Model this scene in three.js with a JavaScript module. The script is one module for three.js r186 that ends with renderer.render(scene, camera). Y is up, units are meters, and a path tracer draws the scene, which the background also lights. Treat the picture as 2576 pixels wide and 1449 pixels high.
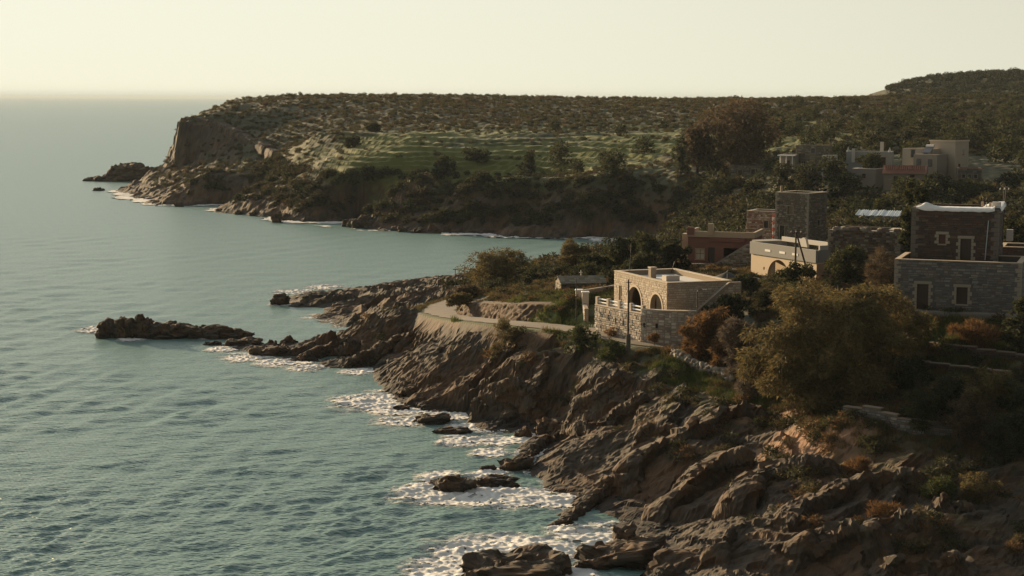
import * as THREE from 'three';
import { mergeGeometries } from 'three/addons/utils/BufferGeometryUtils.js';
import { createNoise2D, createNoise3D } from 'simplex-noise';

// ------------------------------------------------------------------ camera, sky, sun, exposure
const EYE = 32, FOCAL = 4292, CX = 1287.5, CY = 724.5;   // photo measured on a 2575 x 1449 grid
const scene = new THREE.Scene();
const camera = new THREE.PerspectiveCamera(2 * Math.atan(CY / FOCAL) * 180 / Math.PI, 1024 / 576, 1, 500000);
camera.position.set(0, EYE, 0);
camera.rotation.order = 'YXZ';
camera.rotation.set(-Math.atan((CY - 247.5) / FOCAL), 0, 0.0032);
camera.updateMatrixWorld(true);
const EXPOSURE = 1.9;
const renderer = new THREE.WebGLRenderer({ antialias: true });
renderer.toneMapping = THREE.LinearToneMapping;
renderer.toneMappingExposure = EXPOSURE;
renderer.shadowMap.enabled = true;
renderer.setSize(1024, 576);

const SUN = new THREE.Vector3(-0.63, 0.205, -0.785).normalize();
const sun = new THREE.DirectionalLight(new THREE.Color().setRGB(1, 0.73, 0.42), 5);
sun.position.copy(SUN).multiplyScalar(500); sun.target.position.set(0, 0, -180); sun.position.add(sun.target.position);
sun.castShadow = true; sun.shadow.mapSize.set(4096, 4096);
Object.assign(sun.shadow.camera, { left: -260, right: 260, top: 260, bottom: -260, near: 1, far: 1400 });
scene.add(sun, sun.target);
{
  const W = 1024, H = 512, data = new Float32Array(W * H * 4);
  const away = [0.21, 0.21, 0.205], near = [0.97, 0.945, 0.735], zen = [0.095, 0.108, 0.125];
  for (let j = 0; j < H; j++) for (let i = 0; i < W; i++) {
    const el = ((j + 0.5) / H - 0.5) * Math.PI, az = ((i + 0.5) / W - 0.5) * 2 * Math.PI;
    const x = Math.cos(el) * Math.cos(az), y = Math.sin(el), z = Math.cos(el) * Math.sin(az);
    const g = Math.pow((x * SUN.x + y * SUN.y + z * SUN.z + 1) / 2, 2.2), gh = 1 - Math.pow(1 - g, 1.6);
    const t = Math.exp(-Math.max(el, 0) / 0.6), k = (j * W + i) * 4;
    for (let c = 0; c < 3; c++) {
      const hor = away[c] + (near[c] - away[c]) * gh, top = zen[c] * (0.7 + 8.5 * g * g);
      data[k + c] = (hor * t + top * (1 - t)) / EXPOSURE;
    }
    data[k + 3] = 1;
  }
  const sky = new THREE.DataTexture(data, W, H, THREE.RGBAFormat, THREE.FloatType);
  sky.mapping = THREE.EquirectangularReflectionMapping; sky.magFilter = sky.minFilter = THREE.LinearFilter; sky.needsUpdate = true;
  scene.background = sky; scene.environment = sky;
}
scene.fog = new THREE.FogExp2(new THREE.Color().setRGB(0.80, 0.93, 1), 0.000045);

// ------------------------------------------------------------------ helpers
function rng(seed) { let s = seed >>> 0; return () => { s = (s + 0x6D2B79F5) >>> 0; let t = s; t = Math.imul(t ^ (t >>> 15), t | 1); t ^= t + Math.imul(t ^ (t >>> 7), t | 61); return ((t ^ (t >>> 14)) >>> 0) / 4294967296; }; }
const N2 = createNoise2D(rng(11)), N3 = createNoise3D(rng(12));
const clamp = (x, a = 0, b = 1) => Math.min(b, Math.max(a, x));
const lerp = (a, b, t) => a + (b - a) * t;
const sst = (a, b, x) => { const t = clamp((x - a) / (b - a)); return t * t * (3 - 2 * t); };
const fbm2 = (x, y, n = 4) => { let s = 0, a = 0.5; for (let i = 0; i < n; i++) { s += a * N2(x, y); x = x * 2.03 + 17.1; y = y * 2.03 - 9.3; a *= 0.5; } return s; };
const fbm3 = (x, y, z, n = 4) => { let s = 0, a = 0.5; for (let i = 0; i < n; i++) { s += a * N3(x, y, z); x = x * 2.03 + 7.1; y = y * 2.03 - 3.3; z = z * 2.03 + 5.7; a *= 0.5; } return s; };
const ray = (px, py) => new THREE.Vector3((px - CX) / FOCAL, (CY - py) / FOCAL, -1).applyQuaternion(camera.quaternion);
const atD = (px, py, d) => { const r = ray(px, py); return r.multiplyScalar(d / -r.z).add(camera.position); };
const atH = (px, py, h) => { const r = ray(px, py); return r.multiplyScalar((h - EYE) / r.y).add(camera.position); };
const used = {};
const numbered = n => { const k = used[n] = (used[n] ?? -1) + 1; return k ? n + '_' + String(k).padStart(3, '0') : n; };
function tag(o, label, category, group) { o.userData.label = label; o.userData.category = category; if (group) o.userData.group = group; return o; }
function thing(name, label, category, pos, turn = 0, group) {
  const o = new THREE.Group(); o.name = numbered(name); o.position.copy(pos); o.rotation.y = turn; scene.add(o);
  return tag(o, label, category, group);
}
function mesh(name, geo, mat, parent) {
  const m = new THREE.Mesh(geo, mat); m.castShadow = m.receiveShadow = true;
  m.name = parent ? name : numbered(name); (parent ?? scene).add(m); return m;
}
const structure = m => { m.userData.kind = 'structure'; return m; };
const stuff = m => { m.userData.kind = 'stuff'; return m; };
const mat = (r, g, b, rough = 0.9, extra = {}) => new THREE.MeshStandardMaterial({ color: new THREE.Color().setRGB(r, g, b), roughness: rough, ...extra });
const vmat = (rough = 0.95, extra = {}) => new THREE.MeshStandardMaterial({ color: 0xffffff, vertexColors: true, roughness: rough, ...extra });
// ------------------------------------------------------------------ the lie of the land: heights measured at points of the photograph
// [px, py, 'h' height | 'd' distance, value, rock 0..1]
const CP = [];
const H0 = (rock, ...p) => { for (const [px, py] of p) { const v = atH(px, py, 0); CP.push([v.x, v.z, 0, rock]); } };
const PH = (rock, ...p) => { for (const [px, py, h] of p) { const v = atH(px, py, h); CP.push([v.x, v.z, h, rock]); } };
const PD = (rock, ...p) => { for (const [px, py, d] of p) { const v = atD(px, py, d); CP.push([v.x, v.z, v.y, rock]); } };
const XZ = (rock, ...p) => { for (const [x, z, h] of p) CP.push([x, z, h, rock]); };
// shoreline, near to far
H0(1, [1700, 1440], [1640, 1388], [1545, 1350], [1425, 1325], [1475, 1264], [1400, 1250], [1325, 1230], [1313, 1193], [1345, 1150], [1380, 1113], [1384, 1084], [1330, 1092], [1250, 1095], [1190, 1090], [1181, 1050],
  [1190, 1010], [1170, 985], [1120, 965], [1060, 948], [1051, 930], [950, 927], [851, 926], [772, 922], [712, 906], [631, 890], [547, 868],
  [620, 864], [700, 862], [780, 858], [850, 850], [900, 830], [880, 800], [811, 787], [727, 780], [683, 766], [700, 756], [760, 733], [850, 728], [900, 722], [1000, 707], [1100, 695], [1171, 684],
  [1300, 670], [1400, 652], [1480, 642], [1540, 628], [1620, 614], [1690, 606]);
H0(1, [1640, 602], [1500, 602], [1400, 600], [1300, 597], [1240, 590], [1100, 588], [1000, 583], [870, 572], [800, 560], [700, 548], [620, 540], [530, 530], [450, 518], [390, 505], [340, 492], [290, 480], [280, 473]);
// under water
PH(1, [1560, 1449, -1.6], [1400, 1400, -2.4], [1300, 1300, -3], [1250, 1235, -3], [1150, 1130, -3], [1090, 1050, -2.6], [1000, 980, -3], [850, 960, -3], [700, 940, -3], [560, 900, -3], [480, 860, -4], [640, 835, -3], [760, 825, -3], [640, 765, -4], [720, 720, -4], [900, 690, -4], [1100, 665, -4], [1300, 630, -4], [1500, 614, -1.5]);
PH(1, [1200, 606, -4], [900, 600, -5], [600, 560, -5], [300, 510, -5], [200, 470, -5], [100, 600, -7], [500, 700, -7], [100, 900, -7], [600, 1150, -7], [100, 1300, -7], [900, 1300, -7], [1100, 1449, -6], [300, 800, -7], [-300, 900, -7], [-300, 600, -7], [-500, 1300, -7], [-400, 470, -7]);
XZ(1, [-140, -640, -4], [-150, -700, -5], [-165, -800, -5], [-190, -950, -6], [-330, -800, -7], [-330, -600, -7], [-120, -1000, -6], [0, -1050, -6], [120, -1080, -6], [-250, -1200, -7], [150, -1250, -7], [60, -60, -3], [-30, -60, -7], [-60, -90, -7]);
XZ(1, [-122, -606, 1.5], [-125, -600, 0], [-125, -632, 1], [-128, -662, 1.5], [-128, -705, 1]);
PD(1, [452, 300, 600], [500, 303, 596], [545, 313, 590], [590, 332, 580], [440, 404, 592], [480, 410, 584], [530, 412, 574], [580, 420, 560], [640, 432, 540], [700, 440, 505]);
PD(0, [480, 291, 615], [520, 284, 628], [600, 285, 618], [700, 292, 606], [660, 330, 590], [760, 350, 560], [560, 272, 650], [620, 262, 640], [700, 268, 620], [1000, 285, 590], [1300, 290, 590]);
// far headland: cliff silhouette, rim, face, plateau
PD(1, [330, 470, 590], [375, 436, 590], [405, 424, 588], [424, 398, 588], [438, 388, 589], [446, 330, 590], [447, 297, 592], [330, 482, 570], [380, 470, 548], [420, 440, 560]);
PD(0.1, [640, 358, 566], [700, 384, 535], [740, 397, 505]);
PD(0.2, [810, 406, 475], [880, 412, 453], [1050, 427, 434], [1200, 433, 424], [1300, 437, 416], [1500, 442, 408], [1700, 446, 402]);
PD(1, [450, 470, 525], [520, 440, 520], [620, 480, 487], [700, 468, 480], [800, 490, 447], [1000, 500, 428], [1150, 505, 416], [1300, 520, 404], [1500, 530, 397], [1000, 545, 418], [1300, 565, 396]);
PD(0.3, [1700, 530, 385], [1850, 500, 370], [1850, 560, 360]);
PD(0, [500, 281, 640], [556, 270, 680], [566, 256, 690], [700, 254, 660], [1000, 254, 660], [1150, 256, 660], [1300, 260, 655], [1450, 262, 655], [1600, 262, 655], [1700, 260, 655], [1900, 256, 650], [2050, 250, 650], [2200, 247, 640], [2400, 246, 640], [2575, 246, 640],
  [800, 330, 520], [1000, 330, 530], [1300, 330, 530], [1300, 380, 470], [1500, 390, 455], [1000, 390, 465], [1600, 330, 525], [1800, 400, 430], [1900, 300, 540], [2200, 300, 520], [2500, 300, 520], [2200, 350, 430], [2500, 400, 390], [1900, 440, 385], [1760, 446, 398]);
XZ(0, [-95, -780, 30], [-40, -800, 29], [20, -800, 29], [90, -800, 30], [-60, -930, 10], [60, -950, 10], [150, -950, 20], [260, -700, 33], [300, -520, 27], [240, -330, 16], [220, -220, 15]);
PD(0, [2225, 249, 880], [2270, 218, 920], [2320, 196, 950], [2420, 188, 965], [2575, 184, 980], [2750, 182, 1000], [2900, 190, 1000], [2300, 262, 800], [2500, 255, 790]);
XZ(0, [260, -1120, 38], [330, -1250, 20], [420, -1000, 48], [440, -700, 36], [420, -450, 28], [400, -250, 24]);
// far village and the ravine before it
PD(0.1, [2000, 432, 360], [2200, 430, 350], [2330, 464, 338], [2500, 472, 330], [2200, 485, 335], [2050, 480, 345], [2200, 530, 315], [1950, 560, 330], [2400, 540, 300], [2200, 575, 290], [2560, 560, 280], [1750, 610, 330], [1640, 625, 300]);
// near village, fields and road
PD(0, [1700, 700, 205], [2000, 705, 203], [2080, 625, 232], [1850, 640, 240], [1700, 650, 245], [1600, 660, 235], [1870, 790, 172], [2100, 715, 190], [2250, 730, 175], [2250, 800, 150], [2400, 792, 150], [2570, 795, 150], [2400, 838, 143], [2200, 860, 145], [1960, 760, 176]);
PD(0, [1640, 868, 161], [1750, 862, 163], [1560, 850, 166], [1500, 838, 169], [1400, 825, 175], [1300, 812, 181], [1200, 803, 193], [1130, 793, 207], [1090, 777, 216], [1120, 757, 230]);
PD(0.15, [1180, 756, 205.4], [1300, 757, 188.8], [1420, 757, 181.3], [1180, 797, 203.8], [1300, 802, 187.8], [1420, 806, 180.2]);
PD(0, [1180, 742, 217], [1300, 738, 204], [1420, 742, 195], [1480, 740, 195], [1350, 715, 226], [1500, 700, 226], [1250, 715, 235]);
PH(0, [2330, 868, 10.9], [2460, 890, 10.7], [2575, 910, 10.6], [2330, 905, 10.0], [2460, 930, 9.8], [2575, 950, 9.6], [2300, 960, 9.2], [2500, 990, 8.6]);
PD(0, [2150, 1040, 128], [2350, 1060, 126], [2575, 1040, 128], [1960, 985, 145], [1860, 965, 149], [1740, 935, 154], [1660, 893, 158]);
// the two spits
PD(1, [1000, 774, 213], [1058, 802, 209], [950, 792, 213], [900, 794, 215], [860, 807, 214], [830, 822, 213], [780, 843, 213], [745, 853, 213.5], [677, 860.5, 216], [620, 858, 220], [1050, 870, 204.5], [950, 870, 205], [850, 878, 206], [760, 893, 208], [1000, 830, 208], [920, 830, 209.5]);
PH(0.8, [760, 757, 1.0], [850, 757, 1.6], [950, 748, 2.2], [1050, 741, 3], [900, 737, 1.5], [1000, 724, 2], [1150, 702, 2.2], [1100, 722, 2.6], [1130, 745, 4], [905, 778, 1.9], [820, 781, 1.1], [1000, 755, 3.2], [735, 740, 1.3]);
// cliff top under the road, buttresses and slabs
PD(0.55, [1120, 818, 203], [1200, 830, 190], [1290, 842, 179], [1390, 848, 173.5], [1440, 858, 168.5], [1520, 882, 162], [1590, 892, 159.5], [1650, 908, 154]);
PD(1, [1170, 870, 190], [1240, 850, 180], [1270, 900, 173], [1330, 860, 174.5], [1360, 930, 168], [1420, 890, 167], [1450, 950, 160], [1230, 950, 171], [1320, 950, 168], [1190, 1000, 168], [1290, 1000, 166.5], [1380, 1040, 163.5], [1500, 930, 158], [1560, 940, 155]);
PD(1, [1372, 1056, 163.5], [1450, 1050, 157], [1540, 1040, 152], [1570, 1000, 152.5], [1600, 960, 154], [1500, 1130, 141.5], [1400, 1150, 142], [1420, 1200, 139], [1560, 1150, 138.5], [1560, 1100, 142], [1650, 1060, 141.5], [1720, 1000, 143.5], [1590, 1200, 134], [1500, 1240, 134.5], [1700, 1100, 136]);
PD(1, [1700, 970, 149], [1860, 1025, 141], [1930, 1050, 138], [1780, 1100, 133.5], [1640, 1140, 134.5], [1600, 1180, 134], [1900, 1120, 130], [1800, 1180, 128], [1640, 1270, 128.5], [1560, 1300, 128], [1500, 1310, 127.8]);
PD(1, [1900, 1180, 125], [1980, 1140, 126.5], [1760, 1230, 125.5], [1680, 1300, 125], [1750, 1320, 120.5], [1880, 1260, 118.5], [1890, 1300, 116.5], [1920, 1180, 125], [2070, 1160, 122.5], [2160, 1150, 122.5], [1960, 1250, 117.5], [1890, 1300, 116]);
PD(0.9, [2020, 1290, 113.5], [2150, 1200, 118], [2340, 1180, 118], [2250, 1210, 116], [2000, 1300, 112.6], [2100, 1270, 113.5], [2250, 1270, 112.5], [2450, 1250, 113.5], [2575, 1240, 114.5]);
PD(1, [1830, 1330, 114.5], [1940, 1310, 112.8], [2060, 1330, 110], [2150, 1340, 109], [2280, 1310, 109.5], [1900, 1400, 108.5], [2050, 1420, 106.3], [2200, 1400, 106.5], [2300, 1430, 104.5], [2450, 1350, 107], [2575, 1360, 106], [1850, 1449, 106.5], [2100, 1470, 103], [2575, 1470, 100], [1800, 1380, 110.5], [2700, 1300, 108], [2900, 1200, 112], [2750, 1000, 130], [2800, 850, 150], [2800, 700, 180]);
XZ(1, [30, -88, 3], [20, -92, 0], [45, -85, 7], [60, -90, 9]);

const RBF = (() => {
  const n = CP.length, m = n + 3, K = 2, A = [];
  for (let i = 0; i < m; i++) A.push(new Float64Array(m + K));
  for (let i = 0; i < n; i++) {
    for (let j = 0; j < n; j++) A[i][j] = Math.hypot(CP[i][0] - CP[j][0], CP[i][1] - CP[j][1]);
    A[i][i] = -0.35;                                            // a little smoothing
    A[i][n] = A[n][i] = 1; A[i][n + 1] = A[n + 1][i] = CP[i][0]; A[i][n + 2] = A[n + 2][i] = CP[i][1];
    A[i][m] = CP[i][2]; A[i][m + 1] = CP[i][3];
  }
  for (let c = 0; c < m; c++) {
    let p = c; for (let r = c + 1; r < m; r++) if (Math.abs(A[r][c]) > Math.abs(A[p][c])) p = r;
    [A[c], A[p]] = [A[p], A[c]];
    for (let r = c + 1; r < m; r++) { const f = A[r][c] / A[c][c]; if (f) for (let k = c; k < m + K; k++) A[r][k] -= f * A[c][k]; }
  }
  const w = [new Float64Array(m), new Float64Array(m)];
  for (let k = 0; k < K; k++) for (let r = m - 1; r >= 0; r--) { let s = A[r][m + k]; for (let c = r + 1; c < m; c++) s -= A[r][c] * w[k][c]; w[k][r] = s / A[r][r]; }
  const X = Float64Array.from(CP, p => p[0]), Z = Float64Array.from(CP, p => p[1]);
  return (x, z) => {
    let h = 0, k = 0; const a = w[0], b = w[1];
    for (let i = 0; i < n; i++) { const dx = x - X[i], dz = z - Z[i], r = Math.sqrt(dx * dx + dz * dz); h += a[i] * r; k += b[i] * r; }
    return [h + a[n] + a[n + 1] * x + a[n + 2] * z, clamp(k + b[n] + b[n + 1] * x + b[n + 2] * z)];
  };
})();
const saw = (v, up = 0.78) => { const f = v - Math.floor(v); return (f < up ? f / up : (1 - f) / (1 - up)) - 0.5; };
// beds of rock dipping towards the sea: long slopes that rise inland and broken edges between them
function beds(h, pl, P, warp, flat) { const v = (h - pl + warp) / P, k = Math.floor(v), f = v - k; return (k + sst(flat, 1, f) * 0.86 + f * 0.14) * P + pl - warp; }
const hash3 = (i, j, k) => { let h = Math.imul(i, 374761393) ^ Math.imul(j, 668265263) ^ Math.imul(k, 1274126177); h = Math.imul(h ^ (h >>> 13), 1103515245); h ^= h >>> 16; return (h >>> 0) / 4294967296; };
// joints and beds: blocks of rock, each set back or forward by its own amount
const blocks = (t, v, q, a, b, c) => { const w = N3(t / (a * 1.7), v / (b * 3), q / (c * 2)); const j = Math.floor(v / b + 0.45 * w), o = hash3(j, 7, 3); return hash3(Math.floor(t / a + o + 0.3 * w), j, Math.floor(q / c + o * 1.7 + 0.3 * w)) - 0.5; };
// flat places cut into the ground: [x, z, radius, height, soft edge]
const PADS = [];
function relief(x, z, h, rock) {
  const d = -z, far = sst(270, 330, d);
  const alive = sst(-0.8, 1.2, h);
  let r = 0;
  if (far < 1 && rock > 0.02) {
    const n1 = N2(x / 17, z / 17), n2 = N2(x / 5.3 + 5, z / 5.3), amp = rock * (1 - far) * alive * sst(-1, 2.4, h) * lerp(0.55, 1, sst(150, 185, d));
    const pl = (0.52 + 0.08 * n1) * (0.9 * x - 0.3 * z);
    let y = h + amp * (0.9 * n1 + 0.5 * n2);
    y = beds(y, pl, 2.3, n1 * 1.4, 0.74); y = beds(y, pl * 0.96, 0.85, n2 * 0.6 + n1, 0.68); y = beds(y, pl, 0.27, n2 * 0.3, 0.55);
    r += amp * (y - h) + amp * 0.1 * fbm2(x / 0.9, z / 0.9, 2) - 0.3 * rock * (1 - sst(158, 176, d)) * sst(1.2, 3, h);
  }
  if (far > 0) {
    const n1 = N2(x / 34 + 3, z / 34), n2 = N2(x / 11, z / 11 + 9), amp = rock * far * alive;
    r += amp * (n1 * 1.0 + (0.5 - Math.abs(n2)) * 0.8 + saw((x * 0.6 + h * 1.1 + n1 * 4) / 9) * 0.4 + fbm2(x / 4, z / 4, 3) * 0.7);
    r += far * (1 - rock) * alive * (fbm2(x / 22, z / 22, 3) * 0.6 + 0.2 * N2(x / 3, z / 3));
  }
  r += (1 - rock) * (1 - far) * alive * (0.16 * N2(x / 7, z / 7) + 0.05 * N2(x / 1.3, z / 1.3));
  return r;
}
function terraces(x, z, h) {                                     // old field terraces on the headland
  const m = sst(-72, -40, x) * (1 - sst(75, 110, x)) * sst(412, 424, -z) * (1 - sst(520, 550, -z));
  if (m <= 0) return h;
  const step = 1.15, v = h / step + 0.35 * N2(x / 40, z / 60), f = v - Math.floor(v);
  return lerp(h, h + (sst(0.78, 1, f) - f) * step, m * 0.9);
}
function groundAt(x, z) {
  let [h, rock] = RBF(x, z);
  h = terraces(x, z, h) + relief(x, z, h, rock);
  for (const [px, pz, pr, ph, soft] of PADS) { const t = 1 - sst(pr, pr + soft, Math.hypot(x - px, z - pz)); if (t > 0) h = lerp(h, ph, t); }
  return [h, rock];
}
const G = (x, z) => groundAt(x, z)[0];
// ------------------------------------------------------------------ road line, cut into the ground
const ROAD = [[2050, 905, 150], [1900, 872, 158], [1790, 862, 163], [1700, 866, 163], [1640, 862, 163.5], [1560, 848, 167], [1490, 832, 171.5], [1400, 822, 176.5], [1300, 812, 182], [1200, 802, 194.5], [1146, 794, 204], [1108, 784, 212.5], [1112, 773, 221], [1150, 758, 231], [1220, 739, 244]].map(p => atD(...p));
const roadCurve = new THREE.CatmullRomCurve3(ROAD, false, 'centripetal');
const roadPts = roadCurve.getSpacedPoints(260);
const ROAD_HALF = 2.0;
function roadNear(x, z) {
  let best = 1e9, h = 0;
  if (z < -250 || z > -140) return [best, 0];
  for (let i = 0; i < roadPts.length; i++) { const p = roadPts[i], d = (p.x - x) ** 2 + (p.z - z) ** 2; if (d < best) { best = d; h = p.y; } }
  return [Math.sqrt(best), h];
}
function land(x, z) {
  let [h, rock] = groundAt(x, z);
  const [rd, rh] = roadNear(x, z);
  if (rd < 13 && z < -172) {                                       // rock shoulder that carries the bend
    const e = rh - 0.2 - Math.max(0, rd - ROAD_HALF - 0.7) * 0.72; if (e > h - 0.3) { const t = sst(-0.3, 0.3, e - h); h = lerp(h, e + 0.9 * relief(x, z, e, 0.95) * sst(2.8, 5, rd), t); rock = Math.max(rock, t * sst(2.5, 3.1, rd)); }
  }
  if (rd < 4.5) { const t = 1 - sst(ROAD_HALF + 0.35, ROAD_HALF + 1.2, rd); h = lerp(h, rh - 0.1, t); rock *= 1 - t * 0.9; }
  return [h, rock, rd];
}
const L = (x, z) => land(x, z)[0];

// fan of rows and columns, finer where the ground is near
function fan(rows, u0, u1, nu, at, keep) {
  const nr = rows.length, nc = nu + 1, pos = new Float32Array(nr * nc * 3), extra = [];
  for (let r = 0; r < nr; r++) for (let c = 0; c < nc; c++) {
    const z = -rows[r], x = -z * lerp(u0, u1, c / nu), k = r * nc + c;
    const o = at(x, z, k); pos[k * 3] = o[0]; pos[k * 3 + 1] = o[1]; pos[k * 3 + 2] = o[2];
  }
  const idx = [];
  for (let r = 0; r + 1 < nr; r++) for (let c = 0; c < nu; c++) {
    const a = r * nc + c, b = a + 1, d = a + nc, e = d + 1;
    if (keep(a, b, d, e)) idx.push(a, b, e, a, e, d);
  }
  // drop the points nobody uses
  const map = new Int32Array(nr * nc).fill(-1); let n = 0;
  for (const i of idx) if (map[i] < 0) map[i] = n++;
  const p2 = new Float32Array(n * 3); for (let i = 0; i < map.length; i++) if (map[i] >= 0) p2.set(pos.subarray(i * 3, i * 3 + 3), map[i] * 3);
  const g = new THREE.BufferGeometry(); g.setAttribute('position', new THREE.BufferAttribute(p2, 3));
  g.setIndex(idx.map(i => map[i]));
  return [g, map, n];
}
const greenSpots = [[1390, 750, 3, 13], [1180, 808, 2, 9], [1330, 822, 2, 6], [1440, 845, 2, 5], [1690, 895, 2, 5], [1760, 990, 2, 5], [1850, 995, 2, 4], [2380, 810, 3, 9], [2480, 930, 2, 7], [2300, 850, 3, 7], [1640, 890, 1.5, 4]].map(([px, py, r, s]) => { const v = atD(px, py, py > 985 ? 143 : py > 880 ? 152 : px > 2000 ? 147 : px < 1250 ? 193 : 183); return [v.x, v.z, r, s]; });
const soilSpots = [[1960, 1015, 140], [2040, 1060, 130], [1900, 1000, 144], [2100, 1080, 128]].map(([px, py, d]) => { const v = atD(px, py, d); return [v.x, v.z]; });
function groundColor(x, y, z, ny, rock, rd, out) {
  const d = -z, far = sst(270, 330, d);
  const a = fbm3(x / 17, y / 9, z / 17, 4), b = fbm3(x / 3.1 + 40, y / 1.6, z / 3.1, 3), c = N3(x / 0.8, y / 0.5, z / 0.8), e = fbm2(x / 60 + 8, z / 60, 3);
  let R, Gc, B;
  // bare rock: grey brown schist with ochre and rust
  const rk = 0.75 + 0.5 * b + 0.22 * c, rust = sst(-0.2, 0.4, a + b * 0.5);
  let r0 = lerp(0.072, 0.105, rust) * rk, r1 = lerp(0.052, 0.057, rust) * rk, r2 = lerp(0.033, 0.026, rust) * rk;
  const wet = 1 - sst(0.62, 0.8, y + 0.8 * b + 0.25 * c); r0 *= lerp(1, 0.45, wet); r1 *= lerp(1, 0.45, wet); r2 *= lerp(1, 0.47, wet);
  // growth: dry grass, olive scrub, green grass
  const dry = sst(-0.25, 0.35, a * 0.8 + b * 0.8);
  let g0 = lerp(0.042, 0.07, dry), g1 = lerp(0.046, 0.062, dry), g2 = lerp(0.018, 0.026, dry);
  const field = sst(-80, -35, x) * (1 - sst(80, 125, x)) * sst(405, 425, d) * (1 - sst(510, 570, d)) * sst(-0.25, 0.2, b * 0.7 + e + 0.2);   // grazed terraces of the headland
  g0 = lerp(g0, 0.125, field); g1 = lerp(g1, 0.135, field); g2 = lerp(g2, 0.03, field);
  if (far < 1) {
    let green = 0; for (const [gx, gz, r, s] of greenSpots) { const q = Math.hypot(x - gx, z - gz); if (q < r + s) green = Math.max(green, 1 - sst(r * 0.5, r + s, q + 2.4 * b)); }
    if (rd < 4.2) green = Math.max(green, 0.6 * sst(-0.2, 0.3, a + b));
    g0 = lerp(g0, 0.08 + 0.025 * c, green); g1 = lerp(g1, 0.10 + 0.025 * c, green); g2 = lerp(g2, 0.026, green);
    for (const [gx, gz] of soilSpots) { const q = Math.hypot(x - gx, z - gz); if (q < 7) { const t = 1 - sst(2, 6, q + 2 * b); g0 = lerp(g0, 0.24, t); g1 = lerp(g1, 0.135, t); g2 = lerp(g2, 0.075, t); rock *= 1 - 0.8 * t; } }
  }
  let m = sst(0.25, 0.75, rock + 0.45 * b + 0.5 * (0.85 - ny));
  const tuft = sst(0.15, 0.45, a * 0.6 + b) * sst(0.72, 0.9, ny) * sst(2.5, 4.5, y) * 0.75;   // growth on ledges
  m *= 1 - tuft;
  m *= 1 - sst(8.5, 11, y + 2 * a) * sst(0.74, 0.88, ny + 0.15 * b);   // scrub takes the tops, bare rock stays where it is steep
  out[0] = Math.max(0.012, lerp(g0, r0, m)); out[1] = Math.max(0.012, lerp(g1, r1, m)); out[2] = Math.max(0.008, lerp(g2, r2, m));
}
function terrainMesh(name, rows, u0, u1, nu) {
  const attr = new Map(), info = [];
  const [g, map, n] = fan(rows, u0, u1, nu, (x, z, k) => { const o = land(x, z); info[k] = [o[0], o[1], o[2]]; return [x, o[0], z]; },
    (a, b, d, e) => Math.max(info[a][0], info[b][0], info[d][0], info[e][0]) > -0.7);
  g.computeVertexNormals();
  const p = g.attributes.position, nn = g.attributes.normal, src = new Int32Array(n);
  for (let i = 0; i < map.length; i++) if (map[i] >= 0) src[map[i]] = i;
  const col = new Float32Array(n * 3), o = [0, 0, 0], np = new Float32Array(n * 3);
  for (let i = 0; i < n; i++) {
    const x = p.getX(i), y = p.getY(i), z = p.getZ(i), ny = nn.getY(i), [h, rock, rd] = info[src[i]];
    const d = -z, far = sst(270, 330, d), s = lerp(1, 3.2, far);
    // broken faces: blocks and ledges pushed out along the slope
    const amp = rock * (1 - 0.5 * ny) * sst(-0.6, 0.8, y) * s * (rd < 5 ? sst(2.5, 5, rd) : 1);
    let w = 0;
    if (amp > 0.01) {
      const t = x * 0.8 - z * 0.25 + y * 0.5, q = z * 0.9 + x * 0.2, v = y - 0.5 * x + 0.2 * z;
      w = amp * lerp(1, 0.45, far) * (0.5 * blocks(t, v, q, 2.8 * s, 0.85 * s, 1.9 * s) + 0.17 * blocks(t, v, q, 1.0 * s, 0.32 * s, 0.9 * s) + 0.14 * fbm3(t / (2.6 * s), v / (0.35 * s), q / (1.2 * s), 2) + 0.1 * N3(x / (0.6 * s), y / (0.5 * s), z / (0.6 * s)));
    }
    np[i * 3] = x + nn.getX(i) * w; np[i * 3 + 1] = y + ny * w; np[i * 3 + 2] = z + nn.getZ(i) * w;
    groundColor(x, y, z, ny, rock, rd, o); col.set(o, i * 3);
  }
  g.setAttribute('position', new THREE.BufferAttribute(np, 3)); g.setAttribute('color', new THREE.BufferAttribute(col, 3));
  g.deleteAttribute('normal'); g.computeVertexNormals();
  return structure(mesh(name, g, vmat(0.92, { flatShading: true })));
}
const rowsOf = (a, b, step) => { const r = []; for (let d = a; d < b;) { r.push(d); d += step(d); } r.push(b); return r; };
const Q = 1;                                                       // coarseness while testing
terrainMesh('coast_ground', rowsOf(86, 330, d => Q * (d < 215 ? 0.19 : lerp(0.19, 0.9, (d - 215) / 115))), -0.2, 0.42, Math.round(480 / Q));
terrainMesh('headland_terrain', rowsOf(330, 1260, d => Q * (d < 470 ? 0.8 : d < 700 ? 1.3 : 6)), -0.34, 0.44, Math.round(640 / Q));

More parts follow.
